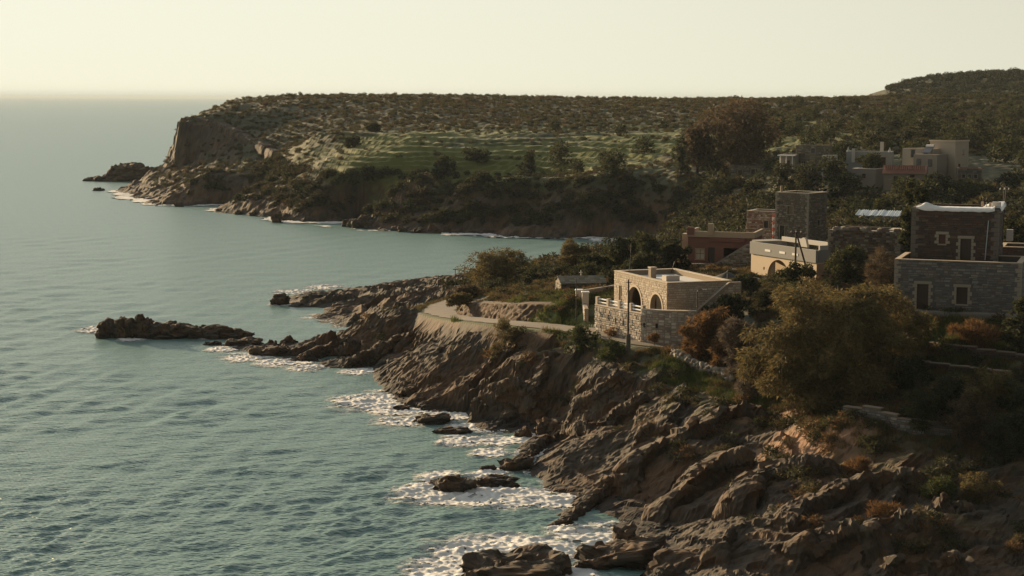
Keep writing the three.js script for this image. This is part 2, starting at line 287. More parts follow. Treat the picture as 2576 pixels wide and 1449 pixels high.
// ------------------------------------------------------------------ the sea
const WAVES = (() => {
  const r = rng(77), w = [];
  for (let i = 0; i < 46; i++) {
    const len = 0.75 * Math.pow(14, Math.pow(i / 45, 1.5)), dir = 1.1 + (r() - 0.5) * 2.0;   // mostly towards the shore
    const slope = 0.05 * (len < 3 ? 1 : len < 5 ? 0.65 : 0.42) * (0.6 + 0.8 * r());
    w.push([2 * Math.PI / len * Math.cos(dir), 2 * Math.PI / len * Math.sin(dir), r() * 6.283, slope * len / (2 * Math.PI), len]);
  }
  return w;
})();
function waveAt(x, z, cell) {
  let y = 0;
  const gust = 0.75 + 0.5 * N2(x / 45, z / 70) + 0.25 * N2(x / 13, z / 17);
  for (const [kx, kz, ph, a, len] of WAVES) { const f = sst(1.6, 3.2, len / cell); if (f > 0) y += f * a * Math.sin(kx * x + kz * z + ph); }
  return y * gust;
}
const waterTex = (() => {
  const S = 512, M = 40, d = new Uint8Array(S * S * 4), hgt = new Float32Array(S * S), r = rng(5), w = [];
  for (let i = 0; i < 110; i++) { const k = 7 + 31 * Math.pow(r(), 0.8), a = Math.PI / 2 + 0.2 + (r() + r() + r() - 1.5) * 1.15; w.push([Math.round(k * Math.cos(a)), Math.round(k * Math.sin(a)), r() * 6.283, 1 / Math.pow(k, 1.15)]); }
  for (let j = 0; j < S; j++) for (let i = 0; i < S; i++) { let h = 0; for (const [kx, kz, p, a] of w) h += a * Math.sin(2 * Math.PI * (kx * i + kz * j) / S + p); hgt[j * S + i] = h; }
  let lo = 1e9, hi = -1e9; for (const h of hgt) { lo = Math.min(lo, h); hi = Math.max(hi, h); }
  for (let k = 0; k < S * S; k++) { const v = Math.round(255 * (hgt[k] - lo) / (hi - lo)); d[k * 4] = d[k * 4 + 1] = d[k * 4 + 2] = v; d[k * 4 + 3] = 255; }
  const t = new THREE.DataTexture(d, S, S); t.wrapS = t.wrapT = THREE.RepeatWrapping; t.magFilter = THREE.LinearFilter; t.minFilter = THREE.LinearMipmapLinearFilter; t.generateMipmaps = true; t.needsUpdate = true; return t;
})();
const SEA = new THREE.MeshPhysicalMaterial({ color: new THREE.Color().setRGB(0.115, 0.21, 0.19), roughness: 0.3, ior: 1.33, bumpMap: waterTex, bumpScale: 0.15, specularIntensity: 1 });
{
  const baseH = [];
  const rows = [...rowsOf(70, 1500, d => Q * Math.max(0.2, d * d / 55000))];
  for (let d = 1500; d < 80000;) { d *= 1.12; rows.push(d); }
  const [g] = fan(rows, -0.46, 0.46, Math.round(560 / Q), (x, z, k) => {
    const d = -z; baseH[k] = d < 1100 ? (k % 1 === 0 ? RBF(x, z)[0] : 0) : -9;
    const cell = Q * Math.max(0.2, d * d / 55000);
    const y = d < 1100 ? waveAt(x, z, cell) * sst(2.0, -0.5, baseH[k]) : 0;
    return [x, y, z];
  }, (a, b, c, e) => Math.min(baseH[a], baseH[b], baseH[c], baseH[e]) < 2.2);
  const p = g.attributes.position, uv = new Float32Array(p.count * 2);
  for (let i = 0; i < p.count; i++) { uv[i * 2] = p.getX(i) / 9; uv[i * 2 + 1] = p.getZ(i) / 9; }
  g.setAttribute('uv', new THREE.BufferAttribute(uv, 2)); g.computeVertexNormals();
  structure(mesh('sea_water', g, SEA));
}
// ------------------------------------------------------------------ where a line of sight of the photograph meets the ground
function hit(px, py, smooth = false, from = 95, to = 1000) {
  const r = ray(px, py); r.multiplyScalar(1 / -r.z);
  const over = d => { const x = r.x * d, y = EYE + r.y * d, z = -d; return y - Math.max(0, smooth ? RBF(x, z)[0] : L(x, z)); };
  let a = from; for (let d = from; d < to; d += d < 260 ? 0.8 : 2.5) { if (over(d) <= 0) { let lo = a, hi = d; for (let i = 0; i < 18; i++) { const m = (lo + hi) / 2; if (over(m) > 0) lo = m; else hi = m; } a = hi; return new THREE.Vector3(r.x * a, EYE + r.y * a, -a); } a = d; }
  return new THREE.Vector3(r.x * to, EYE + r.y * to, -to);
}
function rockColors(g, seed, pale = 0, rot = null) {
  const p = g.attributes.position, c = new Float32Array(p.count * 3), v = new THREE.Vector3();
  for (let i = 0; i < p.count; i++) {
    v.fromBufferAttribute(p, i); if (rot) v.applyMatrix4(rot);
    const a = fbm3(v.x / 2.5 + seed, v.y / 2.5, v.z / 2.5, 3), b = fbm3(v.x / 0.5, v.y / 0.35 + seed, v.z / 0.5, 2), rust = sst(-0.2, 0.35, a);
    const wet = 1 - sst(0.45, 0.6, v.y + 0.5 * a + 0.3 * b), k = (0.78 + 0.55 * b) * lerp(1, 0.5, wet) * lerp(1, 1.35, pale);  // pale lifts the whole rock: sunlight painted into its colour
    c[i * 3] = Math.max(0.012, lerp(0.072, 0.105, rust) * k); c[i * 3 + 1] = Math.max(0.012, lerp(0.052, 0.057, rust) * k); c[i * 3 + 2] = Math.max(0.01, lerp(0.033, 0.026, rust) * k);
  }
  g.setAttribute('color', new THREE.BufferAttribute(c, 3)); return g;
}
const ROCKMAT = vmat(0.9, { flatShading: true });
// weathered face: push points out along thin tilted beds
function weather(g, amp, seed, s = 1) {
  g.computeVertexNormals();
  const p = g.attributes.position, n = g.attributes.normal;
  for (let i = 0; i < p.count; i++) {
    const x = p.getX(i), y = p.getY(i), z = p.getZ(i), t = x * 0.8 - z * 0.25 + y * 0.5, q = z * 0.9 + x * 0.2, v = y - 0.5 * x + 0.2 * z;
    const w = amp * (1.7 * blocks(t + seed, v, q, 3.6 * s, 1.0 * s, 2.4 * s) + 0.5 * blocks(t, v + seed, q, 1.6 * s, 0.42 * s, 1.1 * s) + 0.3 * fbm3(t / (2.6 * s), v / (0.3 * s) + seed, q / (1.4 * s), 3) + 0.09 * N3(x / (0.5 * s), y / (0.4 * s), z / (0.5 * s) + seed));
    p.setXYZ(i, x + n.getX(i) * w, y + n.getY(i) * w, z + n.getZ(i) * w);
  }
  g.computeVertexNormals(); return g;
}
// a rock outcrop lofted along a crest seen in the photograph; its broken side drops by 'face' metres
function outcrop(crest, face, back, seed, pull = 1.2, name = 'cliff_outcrop', s = 1, amp = 0.36) {
  const pts = crest[0].length > 2 ? crest.map(p => atD(...p)) : crest.map(([px, py]) => { const v = hit(px, py, true), c = camera.position.clone().sub(v).normalize(); return v.addScaledVector(c, pull); });
  const cu = new THREE.CatmullRomCurve3(pts, false, 'centripetal'), len = cu.getLength(), nt = Math.max(10, Math.round(len / (0.13 * s))), ns = 56;
  const prof = new THREE.CatmullRomCurve3([[-back * 1.15, -back * 0.75 - 1], [-back * 0.7, -back * 0.3], [-back * 0.35, -0.2], [0, 0], [0.12 * s, -0.05 * s], [0.3 * s, -0.5 * s], [0.2 * s, -face * 0.45], [0.75 * s, -face * 0.8], [1.3 * s, -face - 0.5 * s], [1.5 * s, -face - 1.8 * s]].map(([a, b]) => new THREE.Vector3(a, b, 0)), false, 'catmullrom', 0.12).getSpacedPoints(ns - 1);
  const pos = [], idx = [];
  for (let i = 0; i <= nt; i++) {
    const t = i / nt, c = cu.getPointAt(t), tg = cu.getTangentAt(t); let ox = tg.z, oz = -tg.x; const l = Math.hypot(ox, oz) || 1; ox /= l; oz /= l; if (oz < 0 || (Math.abs(oz) < 0.1 && ox < 0)) { ox = -ox; oz = -oz; }
    const end = Math.min(1, Math.min(t, 1 - t) * len / 1.6), sink = (1 - sst(0, 1, end)) * 1.6;
    const jag = 0.35 * N2(t * len / 1.7 + seed, 3.3) + 0.2 * N2(t * len / 0.6, seed);
    for (const q of prof) pos.push(c.x + ox * q.x * (0.7 + 0.3 * end), c.y + q.y * (0.6 + 0.4 * end) - sink + jag * (q.x > -0.2 ? 1 : 0.4), c.z + oz * q.x * (0.7 + 0.3 * end));
  }
  for (let i = 0; i < nt; i++) for (let j = 0; j + 1 < ns; j++) { const a = i * ns + j, b = a + 1, c = a + ns, d = c + 1; idx.push(a, b, d, a, d, c); }
  for (const i of [0, nt]) { const m = pos.length / 3, o = i * ns, q = [0, 0, 0]; for (let j = 0; j < ns; j++) for (let k = 0; k < 3; k++) q[k] += pos[(o + j) * 3 + k] / ns; pos.push(...q); for (let j = 0; j + 1 < ns; j++) idx.push(o + j, o + j + 1, m); }
  const g = new THREE.BufferGeometry(); g.setAttribute('position', new THREE.Float32BufferAttribute(pos, 3)); g.setIndex(idx);
  weather(g, amp, seed, s); rockColors(g, seed);
  return structure(mesh(name, g, ROCKMAT));
}
[
  [[[985, 900], [1020, 855], [1060, 815]], 3, 2.2], [[[1062, 944], [1120, 918], [1150, 886], [1205, 848], [1262, 822]], 2.6, 2], [[[1262, 905], [1290, 872], [1357, 845]], 2.4, 1.6],
  [[[1322, 1004], [1372, 920], [1384, 890], [1412, 858]], 2.4, 1.6], [[[1424, 1026], [1466, 996], [1502, 972], [1552, 930], [1602, 914]], 3, 2], [[[1326, 1180], [1336, 1140], [1387, 1094], [1428, 1072], [1492, 1066]], 4.2, 3, 1.6],
  [[[1495, 1066], [1560, 1022], [1592, 1000], [1640, 960]], 2.4, 2], [[[1570, 1098], [1625, 1078], [1667, 1065], [1733, 1052]], 2.4, 2.4, 1.4], [[[1602, 1165], [1621, 1132], [1667, 1101], [1769, 1060], [1871, 1019], [1925, 1030]], 4.8, 3, 1.6],
  [[[1655, 1290], [1702, 1239], [1748, 1203], [1774, 1178], [1825, 1142], [1910, 1130]], 4.6, 3, 1.6], [[[1896, 1240], [1925, 1178], [1965, 1158], [2040, 1152], [2130, 1155]], 3.6, 2.6, 1.5], [[[2000, 1296], [2035, 1254], [2076, 1234], [2178, 1188], [2306, 1183], [2340, 1198]], 3, 2.8, 1.5],
  [[[1822, 1385], [1832, 1346], [1871, 1311], [1943, 1293], [2025, 1306]], 2.8, 2.4, 1.4], [[[1990, 1392], [2040, 1345], [2100, 1325], [2180, 1330], [2260, 1352]], 1.6, 2], [[[2160, 1318], [2220, 1290], [2280, 1292], [2330, 1310]], 1.2, 1.4],
  [[[2180, 1440], [2260, 1408], [2360, 1400], [2480, 1410]], 1.6, 2], [[[2330, 1264], [2400, 1250], [2480, 1268]], 1.2, 1.4], [[[1424, 1322], [1480, 1262], [1540, 1205], [1600, 1188]], 3.4, 2.6, 1.5],
  [[[850, 920], [930, 880], [1000, 850], [1040, 825]], 1.6, 2], [[[740, 905], [820, 870], [900, 832]], 1.2, 2], [[[560, 868], [620, 858], [680, 862], [750, 852]], 0.8, 1.4],
].forEach(([c, f, b, pull = 1.2], i) => outcrop(c, f, b, 3.7 * i + 1, pull));
outcrop([[1058, 812], [1090, 818], [1130, 824], [1200, 834], [1250, 838]], 5.6, 1.2, 87, 0.5);
outcrop([[1040, 850], [1080, 856], [1130, 868], [1180, 880]], 3.4, 1.2, 89, 1.0);
outcrop([[447, 296, 602], [470, 295, 600], [500, 300, 596], [545, 311, 590], [590, 330, 580], [640, 356, 566], [690, 379, 540]], 17, 9, 55, 0, 'headland_cliff', 3.6, 0.5);
// the smooth dark bluff that stands in the surf
outcrop([[1180, 1028], [1205, 990], [1255, 962], [1305, 955], [1345, 975]], 4.6, 3, 91, 1.5);

// loose rocks in the surf: lumps pressed from a ball, weathered, cut off below the water
function lumpGeo(w, h, dp, seed, dip = 0.25, seg = 40, rough = 0.2) {
  const g = new THREE.SphereGeometry(1, seg, Math.round(seg * 0.7)), p = g.attributes.position;
  for (let i = 0; i < p.count; i++) {
    let x = p.getX(i), y = p.getY(i), z = p.getZ(i);
    const e = 0.62, f = v => Math.sign(v) * Math.pow(Math.abs(v), e); x = f(x); y = f(y); z = f(z);
    const k = 1 + 0.3 * N3(x * 0.9 + seed, y * 0.9, z * 0.9) + 0.12 * N3(x * 2.3, y * 2.3 + seed, z * 2.3);
    p.setXYZ(i, x * w / 2 * k, (y * h * k + x * w / 2 * dip * 0.5), z * dp / 2 * k);
  }
  return weather(g, rough * Math.min(1, h), seed, Math.min(1, 0.35 + h * 0.3));
}
// [px of left and right end, py of the waterline, height in m, depth in m, label, dip, paleness as painted sunlight]
function seaRock(x0, x1, py, h, dp, label, dip = 0.2, pale = 0, base = 0, name = 'sea_rock', group) {
  const v = base > 0 ? hit((x0 + x1) / 2, py) : atH((x0 + x1) / 2, py, 0), w = (x1 - x0) / FOCAL * -v.z;
  const seed = x0 * 0.37 + py * 0.11, g = lumpGeo(w, h, dp, seed, dip, w > 5 ? 72 : w > 2 ? 44 : 26, 0.22);
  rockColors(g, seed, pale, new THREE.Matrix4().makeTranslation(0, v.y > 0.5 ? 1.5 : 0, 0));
  const m = mesh(name, g, ROCKMAT); m.position.copy(v); m.position.z -= dp * 0.35;
  return tag(m, label, 'rock', group);
}
seaRock(995, 1080, 1006, 1.15, 3.4, 'dark humped rock rising from the surf beside the boulder shelf', 0.1);
seaRock(1085, 1120, 984, 0.5, 1.1, 'small dark rock alone in foam between humped rock and boulders', 0.1);
seaRock(1005, 1185, 1024, 0.75, 4.2, 'long low rock shelf awash in surf below the boulders', 0.12);
seaRock(990, 1028, 1032, 0.4, 1.2, 'small rock breaking the foam off the end of the shelf', 0.1);
seaRock(1038, 1126, 1066, 0.62, 2.6, 'low triangular rock ringed by foam before the dark bluff', 0.1);
seaRock(1092, 1184, 1092, 0.45, 2.2, 'flat dark rock at the foot of the dark bluff', 0.15);
seaRock(1296, 1334, 1102, 0.75, 1.0, 'tilted plank-like stone slab leaning out of the water in the cleft', 0.9);
seaRock(1338, 1364, 1092, 0.5, 0.9, 'round boulder coloured as if sunlit, beside the tilted slab in the cleft', 0.1, 0.8);
seaRock(1207, 1252, 1186, 0.36, 1.2, 'small dark rock awash beside a slanting black rock', 0.1);
seaRock(1256, 1335, 1182, 1.0, 2.0, 'slanting black rock leaning against the foot of the cliff', 0.55);
seaRock(1086, 1192, 1238, 0.85, 2.6, 'broad brown rock with water streaming off its flat top', 0.05);
seaRock(1196, 1300, 1226, 0.62, 2.4, 'low rock ledge reaching from the cliff toward the broad brown rock', 0.12);
seaRock(1542, 1598, 1362, 0.85, 1.6, 'foam-wet boulder coloured as if sunlit, lodged between cliff foot and black slab', 0.05, 0.7);
seaRock(1460, 1690, 1428, 1.35, 4.6, 'long black slab rising to the right out of the foam', 0.22);
seaRock(1150, 1428, 1462, 1.15, 5.2, 'wide wave-washed slab with streaming foam and a black tip', 0.12);
seaRock(1632, 1885, 1470, 1.4, 4.0, 'grey slab with smooth sloping top below the cliff foot', 0.24);
seaRock(512, 552, 868, 0.4, 1.4, 'thin reef just showing off the tip of the rocky spit', 0.1);
seaRock(556, 650, 872, 0.75, 3.4, 'low tapering tip of the rocky spit', 0.12);
seaRock(630, 730, 894, 1.0, 4.2, 'rounded dark shelf rock along the near side of the spit tip', 0.1);
seaRock(681, 726, 768, 1.35, 2.6, 'pointed dark rock split from the end of the flat spit', 0.5);
seaRock(683, 708, 560, 2.2, 2.4, 'small dark stack standing off the headland shore', 0);
seaRock(1356, 1424, 1078, 0.8, 2.4, 'overhanging ledge block capping the cleft, coloured slightly paler as if sunlit', 0.05, 0.25, 1, 'ledge_rock');
seaRock(232, 256, 480, 0.9, 4, 'low reef awash in front of the headland point', 0);
{ // boulders thrown up on the shelf
  const r = rng(8);
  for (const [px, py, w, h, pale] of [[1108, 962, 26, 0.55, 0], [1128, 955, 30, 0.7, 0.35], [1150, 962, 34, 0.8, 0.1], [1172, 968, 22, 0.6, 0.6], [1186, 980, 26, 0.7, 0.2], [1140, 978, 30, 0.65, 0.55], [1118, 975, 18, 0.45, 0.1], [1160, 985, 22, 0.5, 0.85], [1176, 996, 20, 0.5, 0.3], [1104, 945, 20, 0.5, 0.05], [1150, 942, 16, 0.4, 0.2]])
    seaRock(px - w / 2, px + w / 2, py, h, w / 25 * 1.1, pale > 0.5 ? 'rounded boulder coloured as if sunlit, heaped on the rock shelf below the cliff' : pale > 0.15 ? 'rounded boulder coloured as if faintly sunlit, heaped on the rock shelf below the cliff' : 'dark rounded boulder heaped on the rock shelf below the cliff', (r() - 0.5) * 0.5, pale, 0, 'shore_boulder', 'boulders heaped on the rock shelf');
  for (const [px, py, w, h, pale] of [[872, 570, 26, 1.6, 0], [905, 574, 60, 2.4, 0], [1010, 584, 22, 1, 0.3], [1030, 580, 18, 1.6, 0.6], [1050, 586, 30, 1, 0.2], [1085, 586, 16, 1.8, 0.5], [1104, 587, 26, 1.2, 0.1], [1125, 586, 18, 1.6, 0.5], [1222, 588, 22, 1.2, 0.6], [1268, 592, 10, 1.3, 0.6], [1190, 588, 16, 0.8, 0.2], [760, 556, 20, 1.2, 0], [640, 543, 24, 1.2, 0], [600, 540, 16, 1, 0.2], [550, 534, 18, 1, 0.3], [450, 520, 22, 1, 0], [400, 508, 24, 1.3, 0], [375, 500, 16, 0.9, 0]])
    seaRock(px - w / 2, px + w / 2, py, h, w / 10, pale > 0.4 ? 'slab coloured as if sunlit, fallen at the waterline under the headland cliff' : pale > 0 ? 'rock coloured as if faintly sunlit, fallen at the waterline under the headland cliff' : 'dark rock fallen at the waterline under the headland cliff', (r() - 0.5) * 0.9, pale, 0, 'fallen_rock', 'rocks fallen along the headland shore');
}
// the islet: several lumps in one body, with a gap under a bridge of rock
{
  const v = atH(420, 850, 0), k = -v.z / FOCAL, parts = [];
  for (const [x0, x1, h, dp, dy] of [[246, 318, 3.0, 4.4, 0], [290, 332, 2.6, 4, 1.0], [318, 372, 1.6, 3.4, 2.0], [338, 372, 3.6, 3.6, 0.5], [345, 432, 2.6, 4.4, 0], [410, 520, 2.3, 4.6, 0], [470, 580, 1.9, 4, 0], [545, 628, 1.3, 3, 0], [380, 470, 0.6, 6, 0]]) {
    const g = lumpGeo((x1 - x0) * k * 1.08, h * 0.66, dp, x0, -0.05, 60, 0.22); g.translate(((x0 + x1) / 2 - 420) * k, dy * 0.66, -dp * 0.3); parts.push(g);
  }
  const g = mergeGeometries(parts); rockColors(g, 4.4, 0);
  const m = mesh('rock_islet', g, ROCKMAT); m.position.copy(v); tag(m, 'long jagged rock islet with a small sea arch, alone off the spit', 'islet');
}
{ // island off the point
  const v = atH(300, 457, 0), k = -v.z / FOCAL, parts = [];
  for (const [x0, x1, h, dp] of [[262, 378, 5.6, 14], [232, 290, 2.2, 9], [204, 245, 1.0, 6], [330, 400, 4.6, 12]]) { const g = lumpGeo((x1 - x0) * k, h, dp, x0, 0.1, 48, 0.7); g.translate(((x0 + x1) / 2 - 300) * k, 0, 0); parts.push(g); }
  const g = mergeGeometries(parts); rockColors(g, 9.4, 0);
  const m = mesh('rock_island', g, ROCKMAT); m.position.copy(v); m.position.z -= 6; tag(m, 'flat-topped rocky island just off the headland point', 'islet');
}

// ------------------------------------------------------------------ foam where the swell breaks
const SURF = [[950, 1010, 5.5], [1010, 1030, 4], [1120, 1045, 4], [1170, 1075, 2.5], [1010, 1060, 3], [1330, 1105, 2.6], [1250, 1110, 2.5], [1160, 1110, 2.5], [1225, 1140, 2.2], [1340, 1140, 2], [1075, 1240, 3.6], [1150, 1245, 3.6], [1240, 1250, 3.6], [1330, 1250, 3], [1400, 1262, 2.4], [1100, 1200, 2.4], [1230, 1195, 2.2], [1440, 1345, 2.6], [1520, 1365, 2.2], [1200, 1390, 4], [1300, 1375, 3.4], [1400, 1385, 2.6], [1130, 1430, 3.4], [1090, 1449, 2.4], [1440, 1445, 2], [620, 900, 3.4], [700, 912, 3.4], [770, 925, 2.6], [900, 935, 2.4], [1000, 940, 2.4], [240, 830, 3.2], [330, 855, 2], [520, 848, 2], [820, 722, 4], [740, 735, 4], [700, 765, 2], [560, 880, 2.5], [1010, 985, 2.5], [1080, 965, 2.5]].map(([px, py, r]) => { const v = atH(px, py, 0); return [v.x, v.z, r * 1.25]; });
function foamSheet(x0, x1, z0, z1, cell, farSide, thin = 0) {
  const nx = Math.round((x1 - x0) / cell), nz = Math.round((z1 - z0) / cell), F = new Float32Array((nx + 1) * (nz + 1)), Y = new Float32Array(F.length), S = 6;
  // the bed of the sea on a coarser grid
  const cx = Math.ceil(nx / S) + 2, cz = Math.ceil(nz / S) + 2, B = new Float32Array(cx * cz);
  for (let j = 0; j < cz; j++) for (let i = 0; i < cx; i++) B[j * cx + i] = RBF(x0 + i * S * cell, z0 + j * S * cell)[0];
  for (let j = 0; j <= nz; j++) for (let i = 0; i <= nx; i++) {
    const x = x0 + i * cell, z = z0 + j * cell, u = i / S, v = j / S, a = Math.floor(u), b = Math.floor(v), fu = u - a, fv = v - b;
    const h = lerp(lerp(B[b * cx + a], B[b * cx + a + 1], fu), lerp(B[(b + 1) * cx + a], B[(b + 1) * cx + a + 1], fu), fv), k = j * (nx + 1) + i;
    F[k] = -1; if (h > 1 || h < -3.4) { if (h > 1) continue; }
    let f = sst(farSide ? -2.6 : -1.15, 0.1, h) * (farSide ? 0.75 : 0.5) * sst(farSide ? -0.7 : -0.25, 0.5, N2(x / (farSide ? 40 : 9), z / (farSide ? 40 : 9)) + 0.25);
    if (!farSide) for (const [sx, sz, r] of SURF) { const q = Math.hypot(x - sx, (z - sz) * 0.8) / r; if (q < 1.25) f = Math.max(f, 0.85 * (1 - sst(0.25, 1.25, q))); }
    if (f < 0.05) continue;
    const w = 1.3 * N2(x / 2.6, z / 3.4) + 0.5 * N2(x / 0.9, z / 0.8), s = farSide ? 4 : 1;
    const streak = 1 - Math.abs(N2((x + w) / (1.9 * s), (z + 0.6 * w) / (0.9 * s))), web = 1 - Math.abs(N2((x - w) / (0.62 * s) + 9, (z + w) / (0.42 * s))), fine = N2(x / (0.3 * s), z / (0.2 * s)), broad = N2(x / (4.5 * s), z / (3 * s) + 4);
    const lace = 0.42 * streak + 0.34 * web + 0.14 * fine + 0.2 * broad;
    F[k] = f + lace - (farSide ? 0.98 : [1.09, 0.82, 0.95][thin]); Y[k] = waveAt(x, z, 0.22) + [0.045, 0.016, 0.03][thin] + (thin ? 0 : 0.22 * f * f * Math.max(0, N2(x / 0.7, z / 0.9)) + (farSide ? 0.12 : 0.025 * (1 + N2(x / 0.24, z / 0.2))));
  }
  const map = new Int32Array(F.length).fill(-1), pos = [], idx = [];
  const vid = k => { if (map[k] < 0) { map[k] = pos.length / 3; pos.push(x0 + (k % (nx + 1)) * cell, Y[k], z0 + Math.floor(k / (nx + 1)) * cell); } return map[k]; };
  for (let j = 0; j < nz; j++) for (let i = 0; i < nx; i++) { const a = j * (nx + 1) + i, b = a + 1, c = a + nx + 1, d = c + 1; if (F[a] + F[b] + F[c] + F[d] > 0 && Math.min(F[a], F[b], F[c], F[d]) > -0.9) { idx.push(vid(a), vid(c), vid(d), vid(a), vid(d), vid(b)); } }
  const g = new THREE.BufferGeometry(); g.setAttribute('position', new THREE.Float32BufferAttribute(pos, 3)); g.setIndex(idx); g.computeVertexNormals(); return g;
}
const FOAM = mat(0.66, 0.65, 0.62, 0.8), MIDFOAM = mat(0.62, 0.65, 0.62, 0.7, { transparent: true, opacity: 0.55 }), THINFOAM = mat(0.46, 0.54, 0.51, 0.6, { transparent: true, opacity: 0.3 });
tag(stuff(mesh('sea_foam', foamSheet(-62, 18, -292, -106, 0.15, false), FOAM)), 'thick white foam of waves breaking along the near rocks', 'foam');
tag(stuff(mesh('broken_foam', foamSheet(-62, 18, -292, -106, 0.17, false, 2), MIDFOAM)), 'broken half-clear foam between the thick surf and the open water', 'foam');
tag(stuff(mesh('thin_foam', foamSheet(-62, 18, -292, -106, 0.2, false, 1), THINFOAM)), 'thin lace of spent foam drifting off the near rocks', 'foam');
tag(stuff(mesh('sea_foam', foamSheet(-150, 30, -650, -380, 0.6, true), FOAM)), 'thin line of foam along the foot of the headland', 'foam');
// ------------------------------------------------------------------ road surface
{
  const n = roadPts.length, pos = [], idx = [], uv = [];
  for (let i = 0; i < n; i++) {
    const p = roadPts[i], q = roadPts[Math.min(n - 1, i + 1)], o = roadPts[Math.max(0, i - 1)], tx = q.x - o.x, tz = q.z - o.z, l = Math.hypot(tx, tz);
    for (let s = 0; s <= 8; s++) { const w = (s / 8 - 0.5) * 2 * (ROAD_HALF + 0.25 * N2(i / 9, s > 4 ? 3 : 8)), x = p.x - tz / l * w, z = p.z + tx / l * w; pos.push(x, p.y - 0.03 + 0.03 * (1 - (w / ROAD_HALF) ** 2), z); uv.push(x / 3, z / 3); }
  }
  for (let i = 0; i + 1 < n; i++) for (let s = 0; s < 8; s++) { const a = i * 9 + s; idx.push(a, a + 9, a + 10, a, a + 10, a + 1); }
  const g = new THREE.BufferGeometry(); g.setAttribute('position', new THREE.Float32BufferAttribute(pos, 3)); g.setAttribute('uv', new THREE.Float32BufferAttribute(uv, 2)); g.setIndex(idx); g.computeVertexNormals();
  const col = new Float32Array(pos.length); for (let i = 0; i < pos.length; i += 3) { const a = 1 + 0.35 * fbm2(pos[i] / 2.2, pos[i + 2] / 2.2, 3); col[i] = 0.15 * a; col[i + 1] = 0.125 * a; col[i + 2] = 0.1 * a; }
  g.setAttribute('color', new THREE.BufferAttribute(col, 3));
  structure(mesh('road', g, vmat(0.9)));
}
// ------------------------------------------------------------------ building kit
const box = (w, h, d, x = 0, y = 0, z = 0, b = 0.015) => {           // chamfered box, base at y
  const s = new THREE.Shape(); const hw = w / 2 - b, hd = d / 2 - b;
  s.moveTo(-hw, -hd); s.lineTo(hw, -hd); s.lineTo(hw, hd); s.lineTo(-hw, hd); s.closePath();
  const g = new THREE.ExtrudeGeometry(s, { depth: h - 2 * b, bevelEnabled: true, bevelThickness: b, bevelSize: b, bevelSegments: 1, curveSegments: 1 });
  g.rotateX(-Math.PI / 2); g.translate(x, y + b, z); return g;
};
const plain = (w, h, d, x = 0, y = 0, z = 0) => new THREE.BoxGeometry(w, h, d).translate(x, y + h / 2, z);
function tube(pts, r, seg = 6, r2 = r) {
  const c = new THREE.CatmullRomCurve3(pts.map(p => new THREE.Vector3(...p)), false, 'centripetal'), n = Math.max(2, pts.length * 4), g = new THREE.TubeGeometry(c, n, 1, seg, false);
  const p = g.attributes.position; for (let i = 0; i <= n; i++) { const q = c.getPointAt(i / n), k = lerp(r, r2, i / n); for (let j = 0; j <= seg; j++) { const a = i * (seg + 1) + j; p.setXYZ(a, q.x + (p.getX(a) - q.x) * k, q.y + (p.getY(a) - q.y) * k, q.z + (p.getZ(a) - q.z) * k); } }
  return g;
}
const rod = (a, b, r, r2 = r, seg = 7) => { const A = new THREE.Vector3(...a), B = new THREE.Vector3(...b), l = A.distanceTo(B), g = new THREE.CylinderGeometry(r2, r, l, seg); g.translate(0, l / 2, 0); g.applyQuaternion(new THREE.Quaternion().setFromUnitVectors(new THREE.Vector3(0, 1, 0), B.sub(A).normalize())); g.translate(...a); return g; };
// opening {x, y, w, h, arch} in a wall's own plane, x from the wall's middle
function openingPath(o, grow = 0, P = new THREE.Path()) {
  const x0 = o.x - o.w / 2 - grow, x1 = o.x + o.w / 2 + grow, y0 = o.y - (o.y > 0.05 ? grow : -0.001), top = o.y + o.h + grow;
  P.moveTo(x0, y0);
  if (o.arch) { const r = (x1 - x0) / 2, yc = top - r; P.lineTo(x0, yc); for (let i = 1; i < 16; i++) { const a = Math.PI - i * Math.PI / 16; P.lineTo(o.x + r * Math.cos(a), yc + r * Math.sin(a)); } P.lineTo(x1, yc); } else { P.lineTo(x0, top); P.lineTo(x1, top); }
  P.lineTo(x1, y0); P.closePath(); return P;
}
function wallGeo(w, h, t, holes = [], topPts) {                       // outer face at z = 0, goes back to -t
  const s = new THREE.Shape(); s.moveTo(-w / 2, 0); s.lineTo(w / 2, 0);
  if (topPts) for (const [x, y] of topPts) s.lineTo(x, y); else { s.lineTo(w / 2, h); s.lineTo(-w / 2, h); }
  s.closePath(); for (const o of holes) s.holes.push(openingPath(o));
  const g = new THREE.ExtrudeGeometry(s, { depth: t, bevelEnabled: false }); g.translate(0, 0, -t); return g;
}
const inOpening = (o, x0, x1, y0, y1, m = 0.03) => x1 > o.x - o.w / 2 - m && x0 < o.x + o.w / 2 + m && y1 > o.y - m && y0 < o.y + o.h + m;
